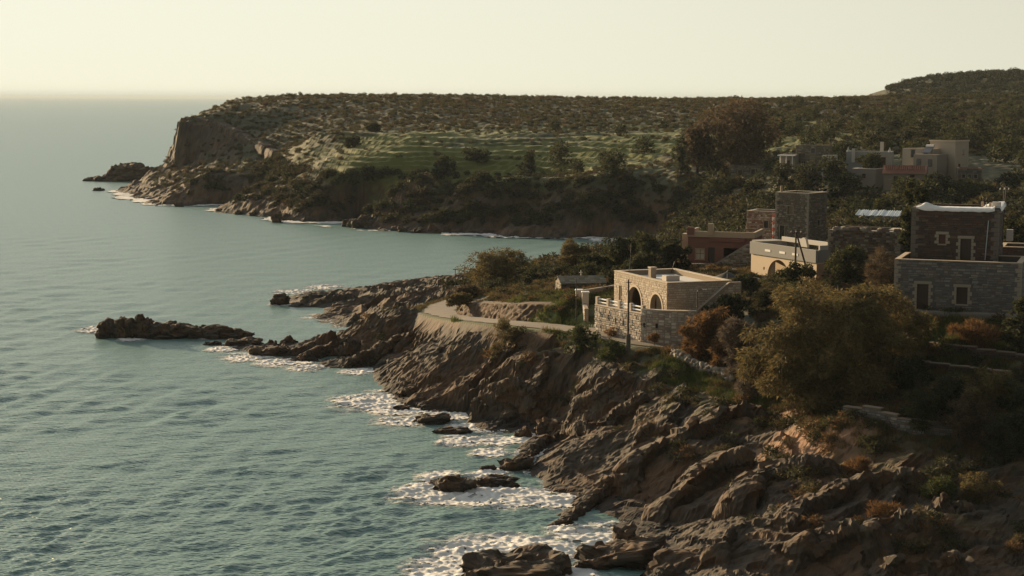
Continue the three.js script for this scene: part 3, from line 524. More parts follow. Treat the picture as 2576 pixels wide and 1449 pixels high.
// irregular masonry standing proud of a wall face: one small block for each stone, joined
function rubble(w, h, holes, { len = 0.34, high = 0.2, proud = 0.04, cols, seed = 1, top, margin = 0, vary = 0.5 }) {
  const r = rng(Math.round(seed * 97) + 3), pos = [], col = [], nor = [];
  let y = 0.0;
  while (y < h - 0.05) {
    const ch = Math.min(high * (0.65 + 0.8 * r()), h - y); let x = -w / 2 + margin;
    while (x < w / 2 - margin - 0.06) {
      const l = Math.min(len * (0.5 + 1.1 * r()), w / 2 - margin - x), y0 = y + 0.012 + 0.02 * r(), y1 = y + ch - 0.008 - 0.02 * r(), x0 = x + 0.01 + 0.012 * r(), x1 = x + l - 0.01;
      x += l;
      const lim = top ? top((x0 + x1) / 2) : h; if (y1 > lim || x1 - x0 < 0.05 || y1 - y0 < 0.04) continue;
      let skip = false; for (const o of holes) { if (inOpening(o, x0, x1, y0, y1)) { if (!o.arch) { skip = true; break; } const rr = o.w / 2, yc = o.y + o.h - rr, cx = clamp(o.x, x0, x1), cy = Math.max(yc, Math.min(y0, 1e9)); if (y0 < yc || Math.hypot(clamp(o.x, x0, x1) - o.x, cy - yc) < rr + 0.02) { skip = true; break; } } }
      if (skip) continue;
      const c = cols[Math.floor(r() * cols.length)], k = 1 - vary / 2 + vary * r(), p = proud * (0.35 + r()), b = Math.min(0.03, (y1 - y0) * 0.25), sk = (r() - 0.5) * 0.03;
      const F = [[x0 + b, y0 + b], [x1 - b, y0 + b + sk], [x1 - b - sk, y1 - b], [x0 + b, y1 - b - sk]], O = [[x0, y0], [x1, y0], [x1, y1], [x0, y1]];
      const quad = (a, bb, cc, d) => { for (const q of [a, bb, cc, a, cc, d]) { pos.push(...q); col.push(c[0] * k, c[1] * k, c[2] * k); } };
      quad([...F[0], p], [...F[1], p], [...F[2], p], [...F[3], p]);
      for (let i = 0; i < 4; i++) { const j = (i + 1) % 4; quad([...O[i], -0.01], [...O[j], -0.01], [...F[j], p], [...F[i], p]); }
    }
    y += ch;
  }
  const g = new THREE.BufferGeometry(); g.setAttribute('position', new THREE.Float32BufferAttribute(pos, 3)); g.setAttribute('color', new THREE.Float32BufferAttribute(col, 3)); g.computeVertexNormals(); return g;
}
const STONEMAT = vmat(0.9), GLASS = mat(0.02, 0.022, 0.025, 0.15), WOODDARK = mat(0.05, 0.03, 0.022, 0.7), WOODRED = mat(0.10, 0.035, 0.025, 0.7), IRON = mat(0.03, 0.03, 0.03, 0.6, { metalness: 0.4 }), WHITEPAINT = mat(0.72, 0.70, 0.66, 0.7), CONCRETE = mat(0.33, 0.30, 0.27, 0.9), POLEWOOD = mat(0.085, 0.06, 0.045, 0.85), FRAMESTONE = mat(0.27, 0.23, 0.175, 0.85);
const PAL = {
  warm: [[0.46, 0.39, 0.30], [0.42, 0.36, 0.28], [0.40, 0.32, 0.24], [0.48, 0.42, 0.33], [0.38, 0.30, 0.23]],
  pale: [[0.48, 0.42, 0.34], [0.42, 0.35, 0.27], [0.52, 0.47, 0.40], [0.36, 0.28, 0.21], [0.30, 0.26, 0.22]],
  grey: [[0.13, 0.125, 0.115], [0.17, 0.16, 0.145], [0.10, 0.10, 0.10], [0.20, 0.18, 0.15], [0.15, 0.12, 0.10]],
  brown: [[0.085, 0.052, 0.037], [0.065, 0.044, 0.034], [0.10, 0.07, 0.05], [0.08, 0.04, 0.03], [0.055, 0.042, 0.036]],
  olive: [[0.17, 0.15, 0.11], [0.13, 0.115, 0.085], [0.22, 0.20, 0.16], [0.10, 0.09, 0.07], [0.16, 0.12, 0.085]],
  red: [[0.28, 0.14, 0.10], [0.32, 0.20, 0.15], [0.36, 0.27, 0.21], [0.24, 0.12, 0.09]],
};
const face = (g, side, W, D) => { if (side === 'front') g.translate(0, 0, D / 2); else if (side === 'left') { g.rotateY(-Math.PI / 2); g.translate(-W / 2, 0, 0); } else if (side === 'right') { g.rotateY(Math.PI / 2); g.translate(W / 2, 0, 0); } else { g.rotateY(Math.PI); g.translate(0, 0, -D / 2); } return g; };
// the filling and trim of one opening, added to its building
function fitting(B, o, side, W, D, t) {
  if (o.kind === 'void') return;
  const wide = side === 'left' || side === 'right' ? D : W;
  const set = (g) => face(g, side, W, D);
  const leafMat = o.mat ?? (o.kind === 'door' ? WOODDARK : GLASS);
  const leaf = mesh(o.kind === 'door' ? 'door' : 'window', set(plain(o.w - 0.02, o.h - 0.02, 0.05, o.x, o.y + 0.01, -t * 0.55)), leafMat, B);
  if (o.w > 0.6 && !o.bare) {
    mesh('centre_bar', set(plain(0.06, o.h - 0.08, 0.07, o.x, o.y + 0.04, -t * 0.55 + 0.03)), o.barMat ?? WOODDARK, leaf);
    if (o.kind === 'door') mesh('handle', set(plain(0.05, 0.12, 0.05, o.x + 0.12, o.y + 1, -t * 0.55 + 0.06)), IRON, leaf);
    else mesh('cross_bar', set(plain(o.w - 0.06, 0.05, 0.07, o.x, o.y + o.h * 0.55, -t * 0.55 + 0.032)), o.barMat ?? WOODDARK, leaf);
  }
  if (o.blocks) {                                                     // dressed stone blocks round the opening, long and short by turns
    const n = Math.max(3, Math.round(o.h / 0.34)), hh = o.h / n;
    for (const s of [-1, 1]) for (let i = 0; i < n; i++) { const l = i % 2 ? 0.2 : 0.38; mesh('jamb_block', set(box(l, hh - 0.02, 0.1, o.x + s * (o.w / 2 + l / 2 + 0.005), o.y + i * hh + 0.01, 0.012)), FRAMESTONE, B); }
    mesh('lintel', set(box(o.w + 0.56, 0.26, 0.12, o.x, o.y + o.h + 0.01, 0.016)), FRAMESTONE, B);
    if (o.kind !== 'door') mesh('sill', set(box(o.w + 0.2, 0.12, 0.2, o.x, o.y - 0.13, 0.03)), FRAMESTONE, B);
  } else if (o.frame) {
    const f = 0.1, m = o.frameMat ?? FRAMESTONE;
    const fr = mesh('frame', set(mergeGeometries([plain(f, o.h + f, 0.06, o.x - o.w / 2 - f / 2, o.y, 0.02), plain(f, o.h + f, 0.06, o.x + o.w / 2 + f / 2, o.y, 0.02), plain(o.w - 0.004, f, 0.06, o.x, o.y + o.h, 0.02)])), m, B);
    if (o.kind !== 'door') mesh('sill', set(plain(o.w + 0.3, 0.08, 0.14, o.x, o.y - 0.085, 0.04)), m, fr);
  }
}
// a flat-roofed block: base at the group's origin; sides {front: [openings], ...}
function block(B, { W, D, H, y = 0, x = 0, z = 0, wallMat, sides = {}, stone, quoin, quoinW = 0.5, parapet = 0.35, t = 0.4, roofMat = CONCRETE, coping, names = ['front_wall', 'right_wall', 'back_wall', 'left_wall'], seed = 1, stoneSides = ['front', 'left', 'right'], roof = true }) {
  const S = new THREE.Group(), put = [];
  const add = (n, g, m, p) => { g.translate(x, y, z); return mesh(n, g, m, p ?? B); };
  ['front', 'right', 'back', 'left'].forEach((side, i) => {
    const wide = i % 2 ? D - 0.006 : W, holes = sides[side] ?? [];
    // side walls butt between the front and back walls
    add(names[i], face(wallGeo(i % 2 ? D - 2 * t : wide, H, t, holes), side, W, D), wallMat);
    const mark = B.children.length;
    for (const o of holes) fitting(B, o, side, W, D, t);
    for (const c of B.children.slice(mark)) { c.geometry.translate(x, y, z); for (const cc of c.children) cc.geometry.translate(x, y, z); }
    if (stone && stoneSides.includes(side)) stuff(add('stonework', face(rubble(i % 2 ? D : W, H, holes.map(o => o.blocks ? { ...o, w: o.w + 0.5, h: o.h + 0.28 } : o), { ...stone, seed: seed + i, margin: quoin ? 0.1 : 0 }), side, W, D), STONEMAT));
  });
  if (roof) add('roof', plain(W - 2 * t + 0.004, 0.2, D - 2 * t + 0.004, 0, H - parapet - 0.2, 0), roofMat);
  if (coping) add('coping', mergeGeometries([box(W + 0.1, 0.08, t + 0.1, 0, H + 0.002, D / 2 - t / 2), box(W + 0.1, 0.08, t + 0.1, 0, H + 0.002, -D / 2 + t / 2), box(t + 0.1, 0.08, D - 2 * t - 0.11, -W / 2 + t / 2, H + 0.002, 0), box(t + 0.1, 0.08, D - 2 * t - 0.11, W / 2 - t / 2, H + 0.002, 0)]), coping);
  if (quoin) {
    const n = Math.round(H / 0.42), hh = H / n;
    for (const [sx, sz] of [[-1, 1], [1, 1]]) for (let i = 0; i < n; i++) { const a = i % 2 ? quoinW : quoinW * 1.6, b = i % 2 ? quoinW * 1.6 : quoinW; add('quoin', box(a, hh - 0.03, b, sx * (W / 2 - a / 2 + 0.055), i * hh + 0.01, sz * (D / 2 - b / 2 + 0.055), 0.02), quoin); }
  }
}
const stoneWall = (r, g, b) => mat(r * 0.62, g * 0.62, b * 0.62, 0.95);
const frameAt = (name, label, corner, yaw, W, D, base, category = 'house') => {   // corner: the building's front left corner on the ground
  const ax = Math.cos(yaw), az = -Math.sin(yaw), fx = Math.sin(yaw), fz = Math.cos(yaw);
  return thing(name, label, category, new THREE.Vector3(corner.x + ax * W / 2 - fx * D / 2, base, corner.z + az * W / 2 - fz * D / 2), yaw);
};

// ------------------------------------------------------------------ the arched stone house on its terrace
const FLOOR = 10.3;
{
  const yaw = 0.36, N = atD(1678, 713, 165), W = 7.0, D = 12.6, H = N.y - FLOOR, t = 0.45;
  const B = frameAt('arched_stone_house', 'sunlit stone house with two arches and a white flat roof behind a terrace wall', new THREE.Vector3(N.x, 0, N.z), yaw, W, D, FLOOR);
  const wm = stoneWall(0.42, 0.34, 0.25);
  const left = [{ x: 3.95, y: 0, w: 2.7, h: 2.55, arch: true, kind: 'void' }, { x: -1.15, y: 0, w: 3.3, h: 2.75, arch: true, kind: 'void' }, { x: -4.75, y: 1.0, w: 0.4, h: 1.5, kind: 'window', frame: true, bare: true }];
  block(B, { W, D, H, wallMat: wm, sides: { left, front: [], right: [{ x: 2, y: 0.9, w: 1, h: 1.2, kind: 'window', frame: true }] }, stone: { len: 0.34, high: 0.19, proud: 0.03, cols: PAL.warm, vary: 0.25 }, parapet: 0.45, t, coping: mat(0.46, 0.38, 0.28, 0.9), roofMat: mat(0.62, 0.60, 0.57, 0.85), seed: 5 });
  // dressed arches
  for (const o of left.slice(0, 2)) { const s = openingPath(o, 0.24, new THREE.Shape()); s.holes.push(openingPath(o, 0.0)); const g = new THREE.ExtrudeGeometry(s, { depth: 0.12, bevelEnabled: false }); g.translate(0, 0.0, -0.05); mesh('arch_surround', face(g, 'left', W, D), mat(0.44, 0.36, 0.27, 0.9), B); }
  // wall at the back of the porch, with a window and a door
  const pw = wallGeo(D - 1, H - 0.7, 0.3, [{ x: 3.6, y: 0.9, w: 1, h: 1.1 }, { x: -1.6, y: 0, w: 1, h: 2.1 }]); pw.rotateY(-Math.PI / 2); pw.translate(-W / 2 + 2.4, 0.002, 0); mesh('porch_wall', pw, mat(0.34, 0.26, 0.18, 0.95), B);
  mesh('porch_door', plain(0.06, 2.08, 0.98, -W / 2 + 2.55, 0.01, -1.6), WOODDARK, B); mesh('porch_window', plain(0.06, 1.08, 0.98, -W / 2 + 2.55, 0.91, 3.6), GLASS, B);
  mesh('floor', plain(W - 0.9, 0.3, D - 0.9, 0, -0.31, 0), CONCRETE, B);
  // outside stair rising along the shaded wall, its side wall and landing
  const s = new THREE.Shape(); s.moveTo(-2.0, -0.6); s.lineTo(3.9, -0.6); s.lineTo(3.9, H + 0.03); s.lineTo(2.6, H + 0.03); s.lineTo(2.2, H - 0.25); s.lineTo(-2.0, 0.35); s.closePath();
  const sg = new THREE.ExtrudeGeometry(s, { depth: 0.35, bevelEnabled: false }); sg.translate(0, 0, D / 2 + 1.02); mesh('stair_side_wall', sg, wm, B);
  stuff(mesh('stonework', rubble(5.8, H, [], { len: 0.36, high: 0.2, proud: 0.03, cols: PAL.warm, vary: 0.25, seed: 44, top: x => clamp(0.25 + (x + 2.9) * 0.72, 0, H) }).translate(0.95, 0, D / 2 + 1.375), STONEMAT, B));
  for (let i = 0; i < 14; i++) { const k = i / 13; mesh('step', plain(0.34, 0.26 + k * (H - 0.75), 0.98, -1.8 + i * 0.32, -0.05, D / 2 + 0.52), CONCRETE, B); }
  mesh('landing', plain(1.2, H - 0.4, 1.0, 3.28, 0, D / 2 + 0.51), CONCRETE, B);
  // things on the roof
  const ch = mesh('chimney', box(0.6, 1.05, 0.6, -0.9, H - 0.45, -2.6), wm, B); mesh('chimney_cap', box(0.72, 0.1, 0.72, -0.9, H + 0.605, -2.6), mat(0.46, 0.38, 0.28, 0.9), ch);
  mesh('roof_hatch', box(1.5, 0.55, 1.0, -0.2, H - 0.445, 0.3), mat(0.46, 0.42, 0.36, 0.9), B);
  mesh('antenna', mergeGeometries([rod([-1.9, H - 0.4, -6], [-1.75, H + 2.9, -6.0], 0.035), rod([-2.2, H - 0.3, -5.8], [-1.9, H + 0.3, -6], 0.02)]), IRON, B); mesh('roof_rod', rod([2.7, H - 0.3, -5.6], [3.1, H + 0.9, -5.6], 0.03), IRON, B);
}
// terrace wall with its coping, posts and rails
{
  const T1 = atD(1496, 831, 171.5), T2 = atD(1613, 860, 164), T3 = atD(1753, 862, 162.5), ax = T2.x - T1.x, az = T2.z - T1.z, l1 = Math.hypot(ax, az), base = 8.3;
  const B = thing('terrace_wall', 'tall rubble terrace wall with white log railing before the arched house', 'wall', new THREE.Vector3(T2.x, base, T2.z));
  const wm = stoneWall(0.46, 0.38, 0.3), cope = mat(0.48, 0.40, 0.31, 0.9);
  const h1 = 2.95, h2 = 3.4, run = (g, yaw, x, z) => { g.rotateY(yaw); g.translate(x, 0, z); return g; };
  // straight run: outer face looks left
  const yaw1 = Math.atan2(-az, ax) + Math.PI;                       // local x runs from T2 to T1
  const holes = [[0.15, 0.30], [-0.13, 0.40], [0.28, 0.55], [0.0, 0.62]];
  const m1x = -ax / 2, m1z = -az / 2, flip = g => { g.rotateY(Math.PI); return g; };
  mesh('wall', run(flip(wallGeo(l1, h1, 0.5)), yaw1, m1x, m1z), wm, B);
  stuff(mesh('stonework', run(flip(rubble(l1, h1, [], { len: 0.36, high: 0.24, proud: 0.07, cols: PAL.pale, seed: 71 })), yaw1, m1x, m1z), STONEMAT, B));
  for (const [k, y] of [[-0.36, 1.9], [-0.2, 1.75], [-0.04, 1.6], [0.12, 1.5]]) mesh('drain_hole_shade', run(flip(plain(0.16, 0.5, 0.12, k * l1, y, 0.03)), yaw1, m1x, m1z), mat(0.03, 0.027, 0.024, 1), B);  // dark blocks on the wall face, painted shade for the drain holes
  mesh('coping', run(flip(box(l1, 0.1, 0.6, 0, h1 + 0.002, -0.25)), yaw1, m1x, m1z), cope, B);
  for (let i = 0; i < 5; i++) mesh('post', run(flip(box(0.36, 0.75, 0.36, l1 * (0.5 - 0.015 - i * 0.2425), h1 + 0.1, -0.25)), yaw1, m1x, m1z), cope, B);
  for (let i = 0; i < 4; i++) for (const y of [0.22, 0.55]) { const xa = l1 * (0.485 - i * 0.2425) - 0.2, xb = l1 * (0.485 - (i + 1) * 0.2425) + 0.2; mesh('rail', run(flip(rod([xa, h1 + 0.1 + y, -0.25], [xb, h1 + 0.1 + y, -0.25], 0.085)), yaw1, m1x, m1z), WHITEPAINT, B); }
  // curved run to the right
  const arc = new THREE.QuadraticBezierCurve3(new THREE.Vector3(0, 0, 0), new THREE.Vector3(1.4, 0, 1.6), new THREE.Vector3(T3.x - T2.x, 0, T3.z - T2.z)), n = 9;
  const cg = [], sg = [], pg = [];
  for (let i = 0; i < n; i++) {
    const a = arc.getPointAt(i / n), b = arc.getPointAt((i + 1) / n), l = a.distanceTo(b), yaw = Math.atan2(-(b.z - a.z), b.x - a.x), mx = (a.x + b.x) / 2, mz = (a.z + b.z) / 2;
    pg.push(run(wallGeo(l + 0.02, h2, 0.5), yaw, mx, mz)); cg.push(run(box(l + 0.08, 0.1, 0.6, 0, h2 + 0.002 + 0.002 * (i % 2), -0.25), yaw, mx, mz));
    sg.push(run(rubble(l, h2, [], { len: 0.4, high: 0.24, proud: 0.07, cols: PAL.pale, seed: 81 + i }), yaw, mx, mz));
  }
  mesh('curved_wall', mergeGeometries(pg), wm, B); stuff(mesh('stonework', mergeGeometries(sg), STONEMAT, B)); mesh('curved_coping', mergeGeometries(cg), cope, B);
  for (const k of [0.06, 0.3]) { const p = arc.getPointAt(k); mesh('drain_hole_shade', plain(0.22, 0.42, 0.3, p.x, 1.75, p.z - 0.02), mat(0.03, 0.027, 0.024, 1), B); }  // same painted shade for holes in the curved run
  // paved floor of the terrace
  const f = new THREE.Shape(); f.moveTo(-ax, az); f.lineTo(0, 0); for (let i = 1; i <= n; i++) { const p = arc.getPointAt(i / n); f.lineTo(p.x, -p.z); } f.lineTo(T3.x - T2.x + 2.5, -(T3.z - T2.z) + 4.5); f.lineTo(-ax + 5, az + 6); f.closePath();
  const fg = new THREE.ExtrudeGeometry(f, { depth: 1.9, bevelEnabled: false }); fg.rotateX(-Math.PI / 2); fg.translate(0.35, FLOOR - base - 1.92, -0.45); mesh('terrace_floor', fg, mat(0.36, 0.31, 0.25, 0.9), B);
}
// boundary wall and gate pillars beside the ramp
{
  const a = atD(1452, 790, 180), b = atD(1462, 742, 184), c = atD(1555, 735, 190), g = 9.0;
  const B = thing('boundary_wall', 'low stone boundary wall with two whitewashed gate pillars beside the ramp', 'wall', new THREE.Vector3(b.x, g, b.z));
  const seg = (p, q, h, name, seed) => { const l = Math.hypot(q.x - p.x, q.z - p.z), yaw = Math.atan2(-(q.z - p.z), q.x - p.x), put = s => { s.rotateY(yaw); s.translate((p.x + q.x) / 2 - b.x, 0, (p.z + q.z) / 2 - b.z); return s; }; mesh(name, put(wallGeo(l, h, 0.4)), stoneWall(0.42, 0.34, 0.26), B); stuff(mesh('stonework', put(rubble(l, h, [], { len: 0.4, high: 0.25, proud: 0.05, cols: PAL.warm, seed })), STONEMAT, B)); };
  seg(b, c, 2.3, 'long_wall', 3); const a2 = atD(1470, 800, 176); seg(b, a2, 1.3, 'short_wall', 4);
  for (const [px, py, d] of [[1456, 750, 183], [1472, 755, 181]]) { const p = atD(px, py, d), q = mesh('gate_pillar', box(0.7, 2.6, 0.7, p.x - b.x, -0.2, p.z - b.z, 0.03), mat(0.52, 0.46, 0.38, 0.85), B); mesh('pillar_cap', box(0.84, 0.14, 0.84, p.x - b.x, 2.402, p.z - b.z, 0.03), WHITEPAINT, q); }
}
// small old chapel-like hut with a mossy stone roof
{
  const c = atD(1411, 745, 196), W = 5.2, D = 3.6, yaw = 0.15;
  const B = frameAt('stone_hut', 'small old stone hut with mossy slab roof and a little cross', c, yaw, W, D, c.y - 0.3, 'hut');
  block(B, { W, D, H: 1.75, wallMat: stoneWall(0.3, 0.26, 0.2), stone: { len: 0.4, high: 0.22, proud: 0.06, cols: PAL.olive }, sides: { front: [{ x: -1.2, y: 0, w: 0.8, h: 1.4, kind: 'door' }] }, parapet: 0, t: 0.4, seed: 31, roof: false });
  const r = rng(6), slab = [mat(0.17, 0.14, 0.10), mat(0.12, 0.11, 0.06), mat(0.21, 0.18, 0.13)];
  for (let i = 0; i < 9; i++) for (let j = 0; j < 8; j++) { const z = (j / 7 - 0.5) * (D + 0.1), up = 0.62 - Math.abs(z) * 0.32; const g = box(0.7, 0.07, 0.62, 0, 0, 0, 0.012); g.rotateX(Math.sign(z) * 0.28 + (r() - 0.5) * 0.1); g.rotateY((r() - 0.5) * 0.3); g.translate((i / 8 - 0.5) * (W - 0.4), 1.78 + up + 0.03 * r(), z); mesh('roof_slab', g, slab[Math.floor(r() * 3)], B); }
  const core = new THREE.Shape(); core.moveTo(-D / 2, 1.75); core.lineTo(D / 2, 1.75); core.lineTo(0, 2.36); core.closePath(); const cg = new THREE.ExtrudeGeometry(core, { depth: W - 0.02, bevelEnabled: false }); cg.rotateY(Math.PI / 2); cg.translate(-W / 2 + 0.01, 0, 0); mesh('roof_core', cg, mat(0.12, 0.10, 0.075), B);
  mesh('cross', mergeGeometries([plain(0.07, 0.7, 0.07, 0.1, 2.38, -0.2), plain(0.4, 0.07, 0.075, 0.1, 2.8, -0.2)]), WHITEPAINT, B);
}
// loose stone wall below the road
{
  const a = hit(1692, 900), b = hit(1842, 962), B = thing('dry_stone_wall', 'loose dry stone wall of pale stones running down the slope', 'wall', new THREE.Vector3(a.x, a.y - 0.3, a.z));
  const r = rng(19), n = 36, l = Math.hypot(b.x - a.x, b.z - a.z), geos = [0, 1, 2, 3].map(i => { const g = lumpGeo(0.46, 0.15, 0.4, i * 3.3, 0, 9, 0.04); g.computeVertexNormals(); return g; });
  const ms = [[0.21, 0.185, 0.15], [0.17, 0.145, 0.115], [0.27, 0.245, 0.21], [0.14, 0.115, 0.095]].map(c => mat(...c, 0.95));
  const yaw = Math.atan2(-(b.z - a.z), b.x - a.x);
  const core = new THREE.Group();
  for (let i = 0; i < n; i++) { const k = (i + 0.5) / n, x = (b.x - a.x) * k, z = (b.z - a.z) * k, y = L(a.x + x, a.z + z) - a.y + 0.15; for (let j = 0; j < 4; j++) for (let s = 0; s < 2; s++) { const m = mesh('stone', geos[Math.floor(r() * 4)], ms[Math.floor(r() * 4)], B); m.position.set(x + (r() - 0.5) * 0.3, y + j * 0.27 + r() * 0.06, z + (s - 0.5) * 0.36 + (r() - 0.5) * 0.1); m.rotation.set((r() - 0.5) * 0.5, yaw + (r() - 0.5) * 0.9, (r() - 0.5) * 0.5); m.scale.set(0.7 + 0.6 * r() , 0.8 + 0.5 * r(), 0.8 + 0.4 * r()); } }
}
// bank of earth and stones that holds up the field
{
  const P = [[1146, 800, 208.5], [1180, 798, 204], [1240, 801, 195.8], [1300, 803, 187.9], [1360, 805, 183.9], [1425, 807, 180.3]].map(p => atD(...p)), cu = new THREE.CatmullRomCurve3(P), n = 110, ns = 9, pos = [], idx = [], col = [];
  const B = thing('field_bank', 'brown retaining bank of earth and stones along the road bend', 'bank', P[0].clone());
  for (let i = 0; i <= n; i++) { const p = cu.getPointAt(i / n), t = cu.getTangentAt(i / n), ox = -t.z / Math.hypot(t.x, t.z), oz = t.x / Math.hypot(t.x, t.z), top = 2.0 * Math.min(1, Math.min(i / n, 1 - i / n) * 9 + 0.35); for (let j = 0; j < ns; j++) { const k = j / (ns - 1), o = lerp(0.5, -0.25, k) + 0.2 * N2(i / 3, j) + 0.15 * N2(i, j * 2.3) - (j === ns - 1 ? 1.1 : 0), a = 0.8 + 0.4 * fbm2(i / 4, j / 2, 3); pos.push(p.x - P[0].x + ox * o, p.y - P[0].y - 0.15 + top * Math.min(1, k * 1.06) + (j === ns - 1 ? 0.05 : 0), p.z - P[0].z + oz * o); col.push(0.105 * a, 0.066 * a, 0.04 * a); } }
  for (let i = 0; i < n; i++) for (let j = 0; j + 1 < ns; j++) { const a = i * ns + j; idx.push(a, a + 1, a + ns + 1, a, a + ns + 1, a + ns); }
  const g = new THREE.BufferGeometry(); g.setAttribute('position', new THREE.Float32BufferAttribute(pos, 3)); g.setAttribute('color', new THREE.Float32BufferAttribute(col, 3)); g.setIndex(idx); g.computeVertexNormals(); mesh('bank_face', g, vmat(0.95, { side: THREE.DoubleSide }), B);
}
// ------------------------------------------------------------------ grey stone house with the roofless tower and its tarpaulin
{
  const yaw = -0.352, c = atD(2248, 780, 152.5), W = 10.9, D = 7.2, base = c.y - 0.35, topY = atD(2248, 653, 152.5).y, H = topY - base;
  const B = frameAt('grey_stone_house', 'dark grey stone house with pale door and window surrounds and a terrace roof', c, yaw, W, D, base);
  const k = W / (2554 - 2248), X = px => (px - 2248) * k - W / 2;
  block(B, { W, D, H, wallMat: stoneWall(0.16, 0.15, 0.14), stone: { len: 0.46, high: 0.2, proud: 0.05, cols: PAL.grey }, quoin: FRAMESTONE, quoinW: 0.36, parapet: 0.55, coping: mat(0.40, 0.31, 0.22, 0.9), roofMat: mat(0.13, 0.12, 0.11, 0.95), seed: 61, sides: {
    front: [{ x: X(2318), y: 0.55, w: 1.0, h: 2.25, kind: 'door', blocks: true, mat: WOODDARK }, { x: X(2414), y: 1.15, w: 0.95, h: 1.5, kind: 'window', blocks: true, mat: WOODDARK }] } });
  mesh('doorstep', box(W - 0.5, 0.5, 1.1, 0, 0.02, D / 2 + 0.62, 0.04), mat(0.2, 0.18, 0.15, 0.95), B);
}
const TOWER_TOP = [];
{
  const yaw = -0.352, c = atD(2291, 650, 157.2), W = 7.7, D = 6.2, base = c.y - 4.9, H = atD(2291, 521, 157.2).y - base;
  const B = frameAt('dark_stone_tower', 'tall dark brown stone tower with pale corner stones behind the grey house', c, yaw, W, D, base, 'tower');
  const X = px => (px - 2291) * (W / (2494 - 2291)) - W / 2, y0 = 4.9;
  block(B, { W, D, H, wallMat: stoneWall(0.10, 0.065, 0.05), stone: { len: 0.5, high: 0.2, proud: 0.05, cols: PAL.brown }, quoin: mat(0.13, 0.11, 0.09, 0.9), quoinW: 0.42, parapet: 0.4, roofMat: mat(0.15, 0.13, 0.11, 0.95), seed: 65, sides: {
    front: [{ x: X(2364), y: y0 + 1.45, w: 0.6, h: 0.85, kind: 'window', blocks: true, bare: true, mat: WOODRED }, { x: X(2420), y: y0 + 0.02, w: 0.95, h: 1.95, kind: 'door', blocks: true, mat: WOODDARK }] } });
  mesh('drain_pipe', rod([X(2466), y0 + 0.1, D / 2 + 0.09], [X(2471), y0 + 3.7, D / 2 + 0.09], 0.05), mat(0.3, 0.36, 0.36, 0.5), B);
  mesh('roof_post', box(0.22, 0.95, 0.22, X(2451), H - 0.4, 1.2), mat(0.42, 0.3, 0.2), B); mesh('roof_post', box(0.22, 0.9, 0.22, X(2470), H - 0.4, 1.2), mat(0.42, 0.3, 0.2), B);
  mesh('roof_rail', mergeGeometries([rod([X(2451), H + 0.15, 1.2], [X(2470), H + 0.15, 1.2], 0.03), rod([X(2461), H - 0.4, 1.2], [X(2461), H + 0.5, 1.2], 0.03)]), mat(0.3, 0.3, 0.28), B);
  mesh('chimney', box(0.75, 1.0, 0.6, X(2486), H - 0.4, 2.0), mat(0.5, 0.46, 0.4), B); mesh('mast', rod([W / 2 + 0.1, H - 3.4, -1], [W / 2 + 0.25, H + 1.9, -1.4], 0.04), IRON, B);
  // tarpaulin hung over the top of the tower
  const T = thing('white_tarpaulin', 'white tarpaulin draped and sagging over the top of the dark tower', 'tarpaulin', B.position.clone(), yaw);
  const cloth = (path, n, drop, lift, seed) => {
    const pos = [], idx = [], nj = 10;
    for (let i = 0; i <= n; i++) { const k = i / n, x = lerp(path[0], path[2], k), z = lerp(path[1], path[3], k), dp = drop(k) + 0.03 * N2(k * 9, seed), up = lift(k), ox = (path[3] - path[1]), oz = (path[2] - path[0]), l = Math.hypot(ox, oz), nx = -ox / l, nz = oz / l;
      for (let j = 0; j <= nj; j++) { const v = j / nj; let o, y; if (v < 0.4) { const u = v / 0.4; o = lerp(-1.6, 0.06, u); y = H + up * Math.sin(u * Math.PI * 0.5) + 0.06; } else { const u = (v - 0.4) / 0.6; o = 0.1 + 0.12 * Math.sin(u * 2.6) + 0.05 * N2(k * 14 + seed, u * 2); y = H + up + 0.05 - u * (dp + up); } pos.push(x + nx * o, y + 0.012 * N2(k * 11, v * 4 + seed), z + nz * o); } }
    for (let i = 0; i < n; i++) for (let j = 0; j < nj; j++) { const a = i * (nj + 1) + j; idx.push(a, a + 1, a + nj + 2, a, a + nj + 2, a + nj + 1); }
    const g = new THREE.BufferGeometry(); g.setAttribute('position', new THREE.Float32BufferAttribute(pos, 3)); g.setIndex(idx); g.computeVertexNormals(); return g;
  };
  const TM = mat(0.80, 0.80, 0.79, 0.5, { side: THREE.DoubleSide });
  mesh('front_sheet', cloth([-W / 2 + 0.35, D / 2, W / 2 - 0.35, D / 2], 60, k => 0.14 + 0.2 * sst(0.0, 0.12, k) - 0.1 * sst(0.9, 1, k), k => 0.01 + 0.36 * Math.exp(-(((k - 0.12) / 0.06) ** 2)) + 0.16 * Math.exp(-(((k - 0.2) / 0.08) ** 2)) + 0.2 * sst(0.94, 1, k), 3), TM, T);
  mesh('side_flap', cloth([W / 2, D / 2 - 0.2, W / 2, -D / 2 + 0.6], 30, k => 0.4 - 0.25 * k, k => 0.06 + 0.3 * k * k, 8), TM, T);
}
{ // annex beside the tower
  const c = atD(2512, 668, 164), B = frameAt('stone_annex', 'low dark stone annex in the shade right beside the tower', c, -0.352, 9, 5, c.y - 3.2);
  block(B, { W: 9, D: 5, H: atD(2512, 622, 164).y - c.y + 3.2, wallMat: stoneWall(0.14, 0.12, 0.1), stone: { len: 0.46, high: 0.22, proud: 0.05, cols: PAL.brown }, coping: mat(0.40, 0.31, 0.22, 0.9), seed: 67, sides: { front: [{ x: 1, y: 3.6, w: 0.8, h: 0.8, kind: 'window', frame: true }] } });
  mesh('chimney', box(0.6, 1.1, 0.6, -3.6, 5.6, 2.2), mat(0.34, 0.33, 0.31), B);
}
